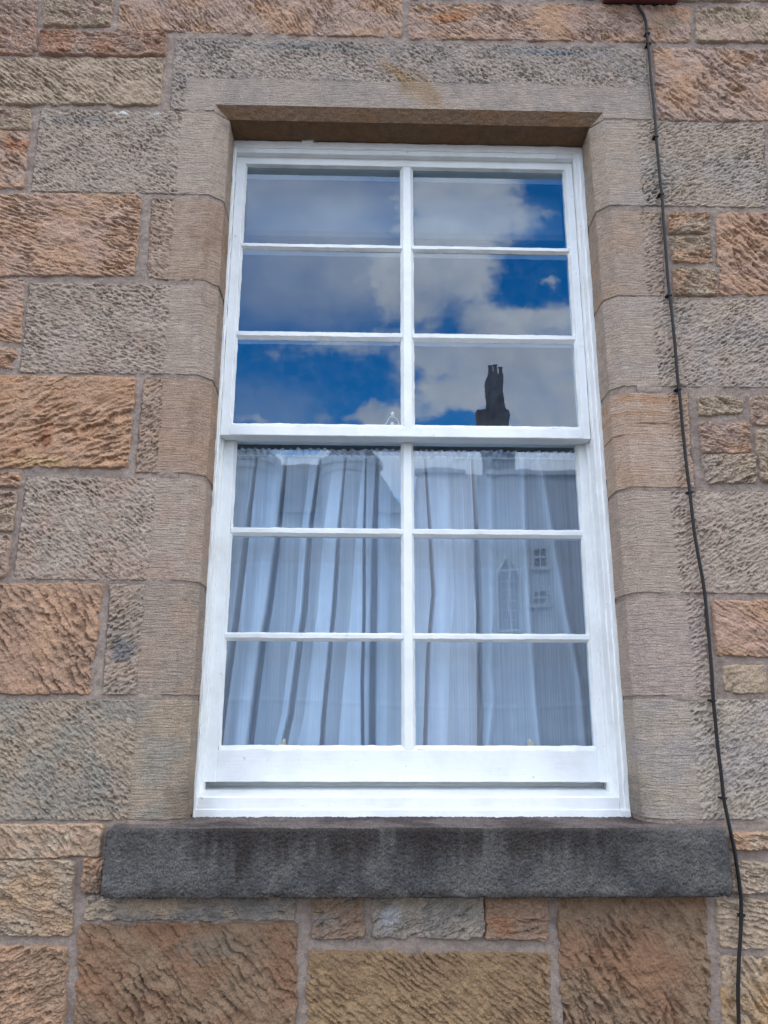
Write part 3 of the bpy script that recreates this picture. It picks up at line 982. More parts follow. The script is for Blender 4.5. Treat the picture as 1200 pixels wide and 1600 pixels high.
# profile runs from the back of the top, over a rounded arris, down the face and under
rr = 0.008
prof = [(0.24, sz1 + 0.006), (0.02, sz1 + 0.003)] + [(SF + rr - rr * math.sin(a), sz1 - rr + rr * math.cos(a)) for a in np.linspace(0, math.pi / 2, 5)] + \
       [(SF + 0.003 - 0.003 * math.cos(a), sz0 + 0.003 - 0.003 * math.sin(a)) for a in np.linspace(0, math.pi / 2, 3)] + [(0.03, sz0 + 0.002)]
pp = [np.array(prof[0])]
for a, b in zip(prof[:-1], prof[1:]):
    a, b = np.array(a), np.array(b)
    k = max(int(np.linalg.norm(b - a) / 0.0018), 1)
    pp += [a + (b - a) * (i + 1) / k for i in range(k)]
pp = np.array(pp)
tgt = np.gradient(pp, axis=0); tgt /= np.linalg.norm(tgt, axis=1)[:, None]
nrm = np.stack([tgt[:, 1], -tgt[:, 0]], -1)
if nrm[len(pp) // 2 - 5, 0] > 0:
    nrm = -nrm
n = int((sx1 - sx0) / 0.0018)
xs = np.linspace(sx0, sx1, n + 1)
arc = np.concatenate([[0], np.cumsum(np.linalg.norm(np.diff(pp, axis=0), axis=1))])
SX, SA = np.meshgrid(xs, arc)
pk = gouges(SX - sx0, SA, xs[1] - xs[0], arc[-1] / (len(arc) - 1), 'peck', D(70), 777)
hgt = 0.0016 * fbm(SX * 16, SA * 16, 3, 501) + 0.0010 * fbm(SX * 150, SA * 140, 2, 502, 0.7) - 0.45 * pk
edge = np.minimum(SX - sx0, sx1 - SX)
inset = 0.008 * (1 - smooth(0, 0.010, edge + 0.004 * fbm(SA * 30, SA * 0 + 3, 2, 503)))
hgt = hgt - inset - 0.004 * smooth(0.15, 0.6, fbm(SX * 22, SA * 22, 4, 509, 0.6)) * smooth(0.03, 0.0, np.abs(SA - arc[np.argmin(np.abs(pp[:, 1] - sz0 - 0.004))]))
Yp = pp[:, 0][:, None] + nrm[:, 0][:, None] * hgt
Zp = pp[:, 1][:, None] + nrm[:, 1][:, None] * hgt
on_face = (pp[:, 0] < SF + 0.012)[:, None] * np.ones_like(SX)
frz = np.clip((Zp - sz0) / (sz1 - sz0), 0, 1)
sc_ = tints(SX, SA, lin(88, 88, 86), 505, 0.16, lin(71, 72, 72))
dark = smooth(0.30, 0.95, frz + 0.30 * fbm(SX * 9, SA * 3, 4, 506) + 0.22 * fbm(SX * 55, SA * 2.5, 3, 511)) * smooth(-0.40, 0.1, 0.36 - np.abs(SX - 0.12) + 0.25 * fbm(SX * 6, SA * 2, 3, 507))
dark = np.maximum(dark, 0.8 * smooth(0.16, 0.0, frz + 0.12 * fbm(SX * 20, SA * 9, 3, 512)))
sc_ = sc_ * (1 - 0.8 * dark[..., None]) + lin(44, 38, 36) * 0.8 * dark[..., None]
topc = tints(SX, SA, lin(100, 93, 90), 508, 0.2, lin(72, 66, 65))
k = (pp[:, 0] > SF + 0.006)[:, None, None] * (frz > 0.5)[..., None]
sc_ = np.where(k, topc, sc_)
lg.grid(np.stack([SX, Yp, Zp], -1), sc_, 0.0, flip=True)
for xe, fl in ((sx0, False), (sx1, True)):
    i = 0 if xe == sx0 else -1
    ring = np.stack([np.full(len(pp), xe), Yp[:, i], Zp[:, i]], -1)
    cen = np.array([[xe, 0.05, 0.5 * (sz0 + sz1)]])
    a = np.arange(len(pp) - 1)
    f_ = np.stack([np.full(len(a), len(pp)), a, a + 1], -1)
    lg.add(np.vstack([ring, cen]), f_[:, ::-1] if fl else f_, lin(104, 104, 102), 0.0)
lg.build('window_ledge', M_LEDGE, WALL)

# ------------------------------------------------------------------ sash window
WIN = thing('sash_window', (0.5 * (FX0 + FX1), RD, P(600, 1282, RD)[2]), 'white painted twelve-pane sash window set in the stone opening', 'window')
FT, FB = P(600, 227, RD)[2], P(600, 1280, RD)[2]
YU, YL = RD + 0.020, RD + 0.070          # faces of upper / lower sash


def sweep(mb, p0, p1, prof, seed, seg=0.012, jit=0.0006):
    """prof: (a, y) pairs around the section; a is measured to the side of the axis (x for upright, z for level pieces)"""
    p0, p1 = np.array(p0, float), np.array(p1, float)
    L = np.linalg.norm(p1 - p0)
    n = max(int(L / seg), 2)
    vert = abs(p1[1] - p0[1]) > abs(p1[0] - p0[0])        # axis given as (x, z)
    prof = np.asarray(prof, float)
    t = np.linspace(0, 1, n + 1)
    k = len(prof)
    T, K = np.meshgrid(t, np.arange(k), indexing='ij')
    ja = jit * fbm(T * L * 18 + seed, K * 3.7, 3, seed) + 0.6 * jit * perlin(T * L * 90, K * 1.9, seed + 4)
    jy = 0.7 * jit * fbm(T * L * 18 - seed, K * 5.1, 3, seed + 1)
    a = prof[None, :, 0] + ja
    y = prof[None, :, 1] + jy
    if vert:
        pts = np.stack([p0[0] + (p1[0] - p0[0]) * T + a, y, p0[1] + (p1[1] - p0[1]) * T], -1)
    else:
        pts = np.stack([p0[0] + (p1[0] - p0[0]) * T, y, p0[1] + (p1[1] - p0[1]) * T + a], -1)
    pts = np.concatenate([pts, pts[:, :1]], 1)
    mb.grid(pts, None, 1.0 if vert else 0.0, sm=False, flip=not vert)
    for e, fl in ((0, vert), (n, not vert)):
        ring = pts[e, :-1]
        f_ = np.arange(k)[None]
        mb.add(ring, f_[:, ::-1] if fl else f_, None, 1.0 if vert else 0.0)


def board(a0, a1, y0, y1, r=0.0025):
    """section with small rounded front arrises"""
    return [(a0, y1), (a0, y0 + r), (a0 + 0.3 * r, y0 + 0.3 * r), (a0 + r, y0), (a1 - r, y0), (a1 - 0.3 * r, y0 + 0.3 * r), (a1, y0 + r), (a1, y1)]


def putty(a_in, a_out, yg, yf):
    """slanted putty fillet from the glass (a_in at depth yg) to the sash face (a_out at yf)"""
    return [(a_in, yg), (a_out, yf), (a_out, yg + 0.001)] if a_in > a_out else [(a_in, yg), (a_out, yg + 0.001), (a_out, yf)]


# frame: outer linings with a staff moulding, head, parting beads
fr = MB()
LIL, LIR = P(354, 500, YU)[0], P(918, 600, YU)[0]         # inner edges of the linings
for (x0, x1, xs_) in ((FX0, LIL, 1), (LIR, FX1, -1)):
    sweep(fr, (0, FB - 0.0), (0, FT), board(x0, x1, RD, 0.24), 11 + int(x0 > 0), jit=0.0013)
    # cover mould against the stone
    if xs_ > 0:
        sweep(fr, (0, FB), (0, FT), board(x0 - 0.001, x0 + 0.008, RD - 0.005, RD + 0.01), 15, jit=0.0016)
    else:
        sweep(fr, (0, FB), (0, FT), board(x1 - 0.013, x1 + 0.001, RD - 0.005, RD + 0.01), 16, jit=0.0016)
ZHB = 0.5 * (P(370, 238, RD)[2] + P(895, 247, RD)[2])
sweep(fr, (FX0 + 0.002, 0), (FX1 - 0.002, 0), board(ZHB, ZJ + 0.01, RD + 0.001, 0.24), 17, jit=0.0012)
sweep(fr, (FX0 + 0.002, 0), (FX1 - 0.002, 0), board(ZHB + 0.016, FT + 0.004, RD - 0.004, RD + 0.01), 18, jit=0.0020)
# crust of old paint and filler against the stone
for k, (pxa, pxb) in enumerate(((472, 490),)):
    xa, xb = P(pxa, 222, RD)[0], P(pxb, 222, RD)[0]
    zt2 = FT + 0.003
    sweep(fr, (xa, 0), (xb, 0), board(zt2 - 0.004, zt2 + (0.009 if k == 0 else 0.004), RD - 0.008, RD + 0.006), 21 + k, seg=0.003, jit=0.003)
# parting bead visible beside the lower sash
ZMR = 0.5 * (P(345, 680, YU)[2] + P(925, 685, YU)[2])     # underside of upper sash
for x0, x1 in ((LIL - 0.001, LIL + 0.006), (LIR - 0.006, LIR + 0.001)):
    sweep(fr, (0, FB + 0.05), (0, ZMR + 0.002), board(x0, x1, YU + 0.028, YL + 0.01, 0.001), 31, jit=0.0005)
fr.build('window_frame', M_PAINT, WIN)

# wooden sill
ws = MB()
zst = P(600, 1244, RD)[2]
zsb = P(600, 1233, YL)[2]
prof = [(FB - 0.004 - FB, 0.24), (FB - 0.003 - FB, RD - 0.006), (0.022, RD - 0.0045), (0.024, RD - 0.001), (zst - FB - 0.004, RD + 0.001), (zst - FB, RD + 0.006), (zsb - FB + 0.003, YL + 0.060), (zsb - FB + 0.05, YL + 0.062), (zsb - FB + 0.05, 0.255), (0, 0.255)]
sweep(ws, (LIL - 0.0005, FB), (LIR + 0.0005, FB), prof, 41, jit=0.0008)
for x0, x1 in ((FX0 + 0.0015, LIL - 0.001), (LIR + 0.001, FX1 - 0.0015)):
    sweep(ws, (x0, FB), (x1, FB), [(-0.004, 0.12), (-0.003, RD - 0.0095), (0.020, RD - 0.0085), (0.024, RD - 0.006), (0.024, 0.12)], 43, jit=0.0016)
ws.build('window_sill', M_PAINT, WIN)


def make_sash(name, yf, th, xo0, xo1, zo0, zo1, gx0, gx1, mx0, mx1, gz0, gz1, bars, seed, lower):
    """sash with putty-glazed bars; returns the rail-and-stile object"""
    yg = yf + 0.013
    s = MB()
    sweep(s, (0, zo0), (0, zo1), board(xo0, gx0 - 0.006, yf, yf + th), seed, jit=0.0005)
    sweep(s, (0, zo0), (0, zo1), board(gx1 + 0.006, xo1, yf, yf + th), seed + 1, jit=0.0005)
    sweep(s, (gx0 - 0.0065, 0), (gx1 + 0.0065, 0), board(gz1 + 0.004, zo1, yf + 0.0006, yf + th), seed + 2, jit=0.0005)
    sweep(s, (gx0 - 0.0065, 0), (gx1 + 0.0065, 0), board(zo0, gz0 - 0.011, yf + (0.0006 if lower else -0.0006), yf + th), seed + 3, jit=0.0006)
    # putty round the edge of each light
    for (a, b) in ((gx0, -0.006), (gx1, 0.006)):
        sweep(s, (a, gz0 - 0.008), (a, gz1 + 0.003), putty(0.0, b, yg, yf + 0.001), seed + 4, 0.006, 0.0012)
    sweep(s, (gx0 - 0.004, gz0), (gx1 + 0.004, gz0), putty(0.0, -0.011, yg, yf + 0.0015)[::-1], seed + 6, 0.006, 0.0012)
    sweep(s, (gx0 - 0.004, gz1), (gx1 + 0.004, gz1), putty(0.0, 0.004, yg, yf + 0.0015)[::-1], seed + 7, 0.006, 0.0009)
    so_ = s.build(name, M_PAINT, WIN)

    def barprof(lo, hi, fr_):
        mid = 0.5 * (lo + hi)
        return [(lo, yg + 0.0005), (mid - fr_ / 2, yf + 0.0015), (mid + fr_ / 2, yf + 0.0015), (hi, yg + 0.0005), (hi - 0.002, yf + th), (lo + 0.002, yf + th)]
    b = MB()
    hm = 0.5 * (mx1 - mx0); mc = 0.5 * (mx0 + mx1)
    sweep(b, (mc, gz0 - 0.011), (mc, gz1 + 0.004), barprof(-hm, hm, 0.022), seed + 8, 0.006, 0.0010)
    b.build('glazing_bar', M_PAINT, so_)
    for k, (z0, z1) in enumerate(bars):
        zc, hz_ = 0.5 * (z0 + z1), 0.5 * (z1 - z0)
        for xa, xb in ((gx0 - 0.005, mx0 + 0.006), (mx1 - 0.006, gx1 + 0.005)):
            b = MB()
            pr = [(-hz_, yg + 0.0005), (-0.004, yf + 0.003), (hz_ - 0.006, yf + 0.0022), (hz_, yg + 0.0005), (hz_ - 0.002, yf + th - 0.003), (-hz_ + 0.002, yf + th - 0.003)]
            sweep(b, (xa, zc), (xb, zc), pr, seed + 20 + 3 * k + int(xa > 0), 0.006, 0.0011)
            b.build('glazing_bar', M_PAINT, so_)
    # panes: each a little out of true, as hand-set glass is
    p = MB()
    zs = [gz0] + [0.5 * (q[0] + q[1]) for q in bars[::-1]] + [gz1]
    rg = np.random.default_rng(seed)
    for i in range(3):
        for xa, xb in ((gx0 - 0.004, mc), (mc, gx1 + 0.004)):
            za, zb_ = zs[i] - (0.004 if i == 0 else 0), zs[i + 1] + (0.002 if i == 2 else 0)
            d = rg.normal(0, 0.0006, 2)
            U, V = np.meshgrid(np.linspace(-1, 1, 3), np.linspace(-1, 1, 3))
            pts = np.stack([xa + (xb - xa) * (U + 1) / 2, yg + 0.002 + d[0] * U + d[1] * V, za + (zb_ - za) * (V + 1) / 2], -1)
            p.grid(pts, sm=True)
    p.build('glazing', M_GLASS, so_)
    return so_, yg


def mid(*v):
    return sum(v) / len(v)


zU = lambda l, r, Y=YU: mid(P(*l, Y)[2], P(*r, Y)[2])
ug = dict(gx0=P(375, 450, YU)[0], gx1=P(892, 450, YU)[0], mx0=P(626, 450, YU)[0], mx1=P(647, 450, YU)[0])
UGB, UGT = zU((367, 658), (905, 665)), zU((387, 258), (880, 266))
US, yg_u = make_sash('upper_sash', YU, 0.046, LIL + 0.0008, LIR - 0.0008, ZMR, ZHB + 0.004, ug['gx0'], ug['gx1'], ug['mx0'], ug['mx1'], UGB, UGT,
                     [(zU((378, 386), (890, 395)), zU((378, 377), (890, 384))), (zU((371, 527), (897, 535)), zU((371, 514), (897, 521)))], 50, False)
LGB = zU((341, 1164), (932, 1166), YL)
LRB = P(600, 1222, YL)[2]
LS, yg_l = make_sash('lower_sash', YL, 0.046, P(328, 1000, YL)[0] - 0.001, P(937, 1000, YL)[0] + 0.001, LRB, ZMR + 0.035,
                     P(356, 950, YL)[0], P(916, 950, YL)[0], P(627, 900, YL)[0], P(648, 900, YL)[0], LGB, ZMR - 0.004 + 0.006,
                     [(zU((361, 835), (908, 841), YL), zU((361, 822), (908, 827), YL)), (zU((356, 1000), (917, 1004), YL), zU((356, 985), (917, 992), YL))], 80, True)
M_BRASS = plain('pale_brass', (0.62, 0.52, 0.33), 0.35, 0.5, 0.15, 60, metal=0.6)
# two small sash lifts on the room side, seen through the glass
for px in (443, 828):
    b = MB()
    c = P(px, 1161, 0.25)
    zb0 = c[2]
    b.box(c[0] - 0.008, c[0] + 0.008, YL + 0.046, YL + 0.050, zb0 - 0.03, zb0 + 0.004)
    b.tube([(c[0], YL + 0.050, zb0 - 0.012), (c[0], YL + 0.060, zb0 - 0.006), (c[0], YL + 0.066, zb0 + 0.004), (c[0], YL + 0.070, zb0 + 0.009)], [0.004, 0.0045, 0.006, 0.005], 8)
    b.build('sash_lift', M_BRASS, LS)
# sash fastener behind the glass at the meeting rail
b = MB()
fy = YL + 0.03
c = P(612, 662, fy)
k = 0.0017
arc_ = [P(x, y, fy) for x, y in ((601, 664), (604, 661), (607, 655), (609, 652), (612, 651), (617, 652), (621, 656), (623, 660), (624, 664))]
b.tube(arc_, 0.0012, 6)
b.tube([P(614, 652, fy), P(613.5, 649, fy), P(613.5, 645, fy), P(613.5, 643, fy)], [0.002, 0.006, 0.006, 0.002], 8)
b.tube([P(613, 660, fy), P(613, 663, fy), P(613, 668, fy)], [0.004, 0.0065, 0.0065], 8)
b.build('sash_fastener', plain('nickel', (0.62, 0.58, 0.55), 0.3, 0.5, 0.1, 60, metal=0.5), LS)
# filled screw holes on the bottom rail, and a paint-clogged knot of cord at its corner
b = MB()
c = P(873, 1195, YL)
for dx in (-0.0055, 0.0055):
    for dz in (-0.006, 0.006):
        b.box(c[0] + dx - 0.0028, c[0] + dx + 0.0028, YL - 0.0012, YL + 0.004, c[2] + dz - 0.0022, c[2] + dz + 0.0022)
b.build('screw_plug', M_PAINT, LS)

# ------------------------------------------------------------------ behind the glass
CY = RD + 0.17
CUR = thing('net_curtain', (0.12, CY, 1.45), 'white gathered net curtain hanging behind the lower half of the window', 'curtain')
VAL = [  # valleys between folds: (px, py) down each line, half width px, depth m
    ([(400, 715), (387, 820), (370, 957), (345, 1140), (341, 1172)], 5.5, 0.055),
    ([(447, 715), (436, 820), (419, 957), (410, 1002), (398, 1098), (389, 1172)], 6.0, 0.055),
    ([(500, 715), (483, 840), (475, 957), (468, 1002), (454, 1115), (441, 1172)], 5.5, 0.05),
    ([(540, 715), (530, 822), (521, 957), (518, 987), (505, 1124), (502, 1172)], 4.0, 0.05),
    ([(572, 715), (569, 838), (569, 957), (566, 1067), (567, 1172)], 3.0, 0.045),
    ([(590, 715), (586, 838), (585, 935), (583, 1050), (582, 1172)], 6.5, 0.035),
    ([(664, 715), (671, 820), (677, 927), (669, 1019), (664, 1172)], 3.5, 0.045),
    ([(738, 715), (744, 809), (748, 927), (749, 1000), (750, 1172)], 5.0, 0.05),
]
EDGE = [  # soft ridges and half folds: line, half width px, height m (towards the room is +)
    ([(430, 715), (418, 840), (400, 957), (372, 1172)], 16, -0.018), ([(470, 715), (462, 840), (448, 957), (420, 1172)], 14, 0.012),
    ([(520, 715), (508, 840), (498, 957), (480, 1172)], 13, -0.016), ([(557, 715), (548, 840), (545, 957), (534, 1172)], 9, -0.014),
    ([(610, 715), (608, 840), (606, 957), (606, 1172)], 14, -0.012), ([(650, 715), (655, 840), (655, 957), (650, 1172)], 10, -0.008),
    ([(690, 715), (692, 840), (690, 957), (688, 1172)], 15, -0.018), ([(715, 715), (712, 840), (705, 957), (712, 1172)], 9, 0.014),
    ([(764, 715), (766, 840), (768, 957), (764, 1040), (768, 1098), (760, 1172)], 6, -0.014),
    ([(816, 715), (818, 830), (824, 953), (834, 1098), (842, 1172)], 6, -0.016), ([(842, 715), (860, 831), (881, 953), (905, 1063), (914, 1172)], 7, -0.015),
    ([(790, 715), (792, 830), (796, 953), (802, 1172)], 17, 0.012), ([(885, 715), (892, 830), (905, 953), (925, 1172)], 18, 0.012),
]


def line_x(pts, py):
    pts = np.array(pts, float)
    x = np.interp(py, pts[:, 1], pts[:, 0])
    return x


nz, nx = 190, 860
pys = np.linspace(712, 1192, nz)
XA, XB = P(330, 1000, CY)[0] - 0.03, P(945, 1000, CY)[0] + 0.03
xs = np.linspace(XA, XB, nx)
thread = 0.035 * np.random.default_rng(5).normal(0, 1, nx)
pts = np.zeros((nz, nx, 3)); dn = np.zeros((nz, nx))
for i, py in enumerate(pys):
    zc = P(600, py, CY)[2]
    ys = np.full(nx, CY)
    fr_ = (py - 712) / 480
    pinch = 1 - 0.85 * np.exp(-((py - 712) / 14.0))
    dd = 0.96 - 0.0 * xs
    xp = lambda px: P(px, py, CY)[0]
    dd = np.where(xs > xp(line_x(VAL[7][0], py)), 0.80, dd)
    dd = np.where(xs > xp(line_x(EDGE[9][0], py)), 0.66, dd)
    vx = [line_x(v_[0], py) for v_ in VAL]
    ex_ = [line_x(v_[0], py) for v_ in EDGE]
    for pa, pb, dv_ in ((vx[1] + 4, vx[2] - 14, 0.60), (vx[3] + 3, vx[3] + 27, 0.58), (vx[2] + 4, vx[2] + 22, 0.66), (vx[4] + 2, vx[5] - 4, 0.74), (vx[5] + 22, 640, 0.74), (vx[5] + 6, vx[5] + 22, 0.88),
                        (640, vx[6] - 3, 0.80), (vx[6] + 34, vx[7] - 18, 0.74), (vx[7] - 18, vx[7] - 4, 0.62), (vx[0] - 40, vx[0] - 4, 0.62),
                        (vx[7] + 4, ex_[9], 0.54), (ex_[9], ex_[10], 0.40), (ex_[10], 1000, 0.29)):
        e_ = 0.0016
        xa_, xb_ = xp(pa), xp(pb)
        k = smooth(-e_, e_, xs - xa_) * smooth(-e_, e_, xb_ - xs) * min(1, 0.25 + fr_ * 8)
        dd = dd * (1 - k) + dv_ * k
    dd = dd + 0.05 * fbm(xs * 9, np.full(nx, zc * 1.5), 3, 66)
    for ln, hw, dep in VAL:
        c = xp(line_x(ln, py)); w_ = hw / 700 * (0.55 + 0.45 * min(1, fr_ * 3))
        k = np.exp(-np.abs((xs - c) / w_) ** 5)
        ys = ys + dep * k * pinch
        dd = dd * (1 - 0.5 * k * pinch)
    for ln, hw, dep in EDGE:
        c = xp(line_x(ln, py)); w_ = hw / 560
        q = (xs - c) / w_
        k = np.exp(-q ** 2)
        ys = ys + dep * k * pinch
        dd = dd + (0.22 * k if dep < -0.0139 and hw < 8 else 0)
    ys = ys + 0.0025 * fbm(xs * 30, np.full(nx, zc * 2.0), 3, 61) * pinch + 0.003 * np.sin(xs * 260) * (1 - pinch)
    ys = ys + 0.004 * fbm(xs * 5, np.full(nx, zc * 7.0), 3, 63)
    ys = ys + 0.0022 * np.exp(-((py - 884 - 4 * np.sin(xs * 7)) / 3.0) ** 2) - 0.0020 * np.exp(-((py - 1100 - 6 * np.sin(xs * 5)) / 3.0) ** 2)
    dd = dd + thread
    pts[i] = np.stack([xs, ys, np.full(nx, zc)], -1)
    dn[i] = np.clip(dd, 0.05, 0.97)
cb = MB()
cb.grid(pts, None, dn, flip=True)
cb.build('fabric', M_NET, CUR)
# gathered heading above the wire: two frilled layers with an uneven top
for k in range(1):
    hb = MB()
    nx2, nz2 = 900, 12
    U, V = np.meshgrid(np.linspace(XA, XB, nx2), np.linspace(0, 1, nz2))
    z0, ztop = P(600, 714, CY)[2], P(600, 703, CY)[2]
    topz = ztop + 0.004 * fbm(U * 60, U * 0 + 2, 3, 71) + 0.003 * perlin(U * 9, U * 0, 75)
    ruff = (0.006 * np.sin(U * 300 + 4 * perlin(U * 12, U * 0, 72)) + 0.004 * fbm(U * 90, V * 2, 2, 73)) * V
    hb.grid(np.stack([U, CY + ruff, z0 + (topz - z0) * V], -1), None, np.clip(0.55 + 0.35 * perlin(U * 70, V, 74), 0.2, 0.9), flip=True)
    hb.build('heading_ruffle', M_NET, CUR)
rb = MB()
rz = P(600, 714, CY)[2]
rb.tube([(XA - 0.02, CY + 0.002, rz), (0.12, CY + 0.002, rz - 0.002), (XB + 0.02, CY + 0.002, rz)], 0.0025, 8)
rb.build('curtain_wire', plain('plastic_coated_wire', (0.6, 0.6, 0.58), 0.4), CUR)

# roller blind behind the top row of panes
BY = RD + 0.15
BL = thing('roller_blind', (0.12, BY, P(600, 380, BY)[2]), 'plain pale grey roller blind pulled a little way down behind the top panes', 'blind')
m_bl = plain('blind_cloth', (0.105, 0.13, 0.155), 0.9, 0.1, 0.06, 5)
bz0, bz1 = zU((500, 363), (760, 366), BY), ZJ + 0.02
mb = MB()
U, V = np.meshgrid(np.linspace(-0.40, 0.64, 60), np.linspace(0, 1, 60))
zb_ = bz0 + (bz1 - bz0) * V
mb.grid(np.stack([U, BY + 0.0016 * np.sin(zb_ * 90 + 1.5 * perlin(U * 2, zb_ * 3, 81)) + 0.002 * fbm(U * 3, zb_ * 14, 2, 82), zb_], -1), flip=True)
mb.build('blind_cloth', m_bl, BL)
mb = MB()
sweep(mb, (-0.40, 0), (0.64, 0), board(bz0 - 0.022, bz0 + 0.001, BY - 0.006, BY + 0.006), 91)
mb.build('bottom_bar', plain('blind_bar', (0.065, 0.068, 0.075), 0.6), BL)

# the room
rm = MB()
x0, x1, y0, y1, z0, z1 = -2.0, 2.3, 0.43, 4.6, 0.5, 3.7
v = [(x, y, z) for x in (x0, x1) for y in (y0, y1) for z in (z0, z1)]
rm.add(v, [(0, 2, 3, 1), (4, 5, 7, 6), (2, 6, 7, 3), (0, 4, 6, 2), (1, 3, 7, 5)])
# splayed lining of the opening on the room side
for sx_, xe in ((-1, XIL - 0.012), (1, XIR + 0.012)):
    rm.add([(xe, 0.24, 1.3), (xe, 0.24, 3.5), (xe + sx_ * 0.02, 0.43, 3.5), (xe + sx_ * 0.02, 0.43, 1.3)], [(0, 1, 2, 3)])
for xa, xb in ((x0, XIL - 0.03), (XIR + 0.03, x1)):
    rm.add([(xa, 0.43, z0), (xb, 0.43, z0), (xb, 0.43, z1), (xa, 0.43, z1)], [(0, 1, 2, 3)])
rm.add([(XIL - 0.03, 0.43, z0), (XIR + 0.03, 0.43, z0), (XIR + 0.03, 0.43, ZB - 0.06), (XIL - 0.03, 0.43, ZB - 0.06)], [(0, 1, 2, 3)])
tag(rm.build('room', plain('dim_plaster', (0.20, 0.25, 0.33), 0.9, 0.1, 0.1, 2)), kind='structure')

# ------------------------------------------------------------------ alarm box and cable
m_red = plain('maroon_plastic', (0.115, 0.022, 0.026), 0.45, 0.4, 0.12, 30)
bx0, bx1, bzb = P(940, 8)[0], P(1056, 8)[0], P(1000, 10)[2]
AB = thing('alarm_box', (0.5 * (bx0 + bx1), 0, bzb), 'dark maroon box fixed high on the wall with a black cable leaving it', 'alarm box')
mb = MB()
n = 6
zs0, zs1 = bzb, bzb + 0.26
prof = [(0.0, 0.004), (0.0, -0.075), (0.004, -0.086), (0.012, -0.092)]
def tapered(mb, x0, x1, z0, z1, y0, y1, ins, r=0.006):
    v, f = [], []
    rings = [(y0, 0), (y1 + r, ins), (y1 + 0.3 * r, ins + 0.3 * r), (y1, ins + r)]
    for (y, d) in rings:
        for (cx_, cz_, sx__, sz__) in ((x0, z0, 1, 1), (x1, z0, -1, 1), (x1, z1, -1, -1), (x0, z1, 1, -1)):
            for a in ((0.0, r), (0.3 * r, 0.3 * r), (r, 0.0)) if sx__ * sz__ > 0 else ((r, 0.0), (0.3 * r, 0.3 * r), (0.0, r)):
                v.append((cx_ + sx__ * (d + a[0]), y, cz_ + sz__ * (d + a[1])))
    k = 12
    for i in range(len(rings) - 1):
        for j in range(k):
            f.append((i * k + j, i * k + (j + 1) % k, (i + 1) * k + (j + 1) % k, (i + 1) * k + j))
    mb.add(v, f)
    mb.add(v[-k:], [tuple(range(k))])
tapered(mb, bx0, bx1, zs0, zs1, -0.012, -0.09, 0.008)
mb.build('cover', m_red, AB)
mb = MB()
tapered(mb, bx0 + 0.003, bx1 - 0.003, zs0 + 0.003, zs1 - 0.003, 0.004, -0.016, 0.0, 0.004)
mb.build('back_plate', plain('dark_plastic', (0.03, 0.028, 0.03), 0.5, 0.4), AB)

CP = [(996, 8), (998, 13), (1004, 20), (1009, 33), (1011, 52), (1013, 70), (1018, 130), (1023, 180), (1025, 213), (1030, 265), (1034, 303), (1037, 350), (1041, 400), (1046, 462), (1053, 520),
      (1061, 610), (1068, 680), (1077, 765), (1081, 800), (1085, 830), (1093, 880), (1102, 930), (1108, 1000), (1114, 1090), (1118, 1130), (1125, 1195), (1131, 1248), (1139, 1288),
      (1148, 1330), (1154, 1370), (1158, 1405), (1158, 1450), (1154, 1500), (1153, 1550), (1155, 1600), (1156, 1660), (1150, 1760), (1160, 1900)]
cps = np.array([P(x, y, -0.016) for x, y in CP])
t_ = np.linspace(0, len(cps) - 1, 260)
cc = np.stack([np.interp(t_, np.arange(len(cps)), cps[:, j]) for j in range(3)], -1)
for _ in range(3):
    cc[1:-1] = 0.25 * cc[:-2] + 0.5 * cc[1:-1] + 0.25 * cc[2:]
cc[:, 0] += 0.0012 * perlin(cc[:, 2] * 9, cc[:, 2] * 0, 95)
cc[:, 1] += 0.003 * perlin(cc[:, 2] * 5, cc[:, 2] * 0, 96)
m_cab = plain('black_pvc', (0.009, 0.009, 0.011), 0.55, 0.3, 0.2, 40)
CB = thing('cable', tuple(cc[-1]), 'thin black cable running down the stone to the right of the window', 'cable')
mb = MB()
mb.tube(cc, 0.0043, 10)
mb.build('cable_sheath', m_cab, CB)
for py in (52, 68, 213, 303, 464, 612, 766, 1097, 1250, 1430):
    i = int(np.argmin(np.abs(cc[:, 2] - P(1050, py, -0.016)[2])))
    p = cc[i]
    mb = MB()
    sd_ = -1 if rng.random() < 0.3 else 1
    th_ = rng.uniform(0.002, 0.0032)
    mb.box(p[0] - 0.0056, p[0] + 0.0056, p[1] - 0.0056, 0.002, p[2] - th_, p[2] + th_)
    mb.tube([(p[0] + sd_ * 0.0075, p[1] - 0.003, p[2] + 0.001), (p[0] + sd_ * 0.0075, p[1] + 0.02, p[2] + 0.001)], 0.0026, 8)
    mb.build('cable_clip', m_cab, CB)

# ------------------------------------------------------------------ the house across the street (seen mirrored in the panes)
YB = -30.0


def RF(px, py, yb=YB, yg=0.15):
    """point at depth yb (behind the camera) whose mirror image in the glass falls at (px, py)"""
    d = ray(px, py)
    s1 = (yg - CAM[1]) / d[1]
    h_ = CAM + d * s1
    s2 = (yg - yb) / d[1]
    return np.array([h_[0] + d[0] * s2, yb, h_[2] + d[2] * s2])


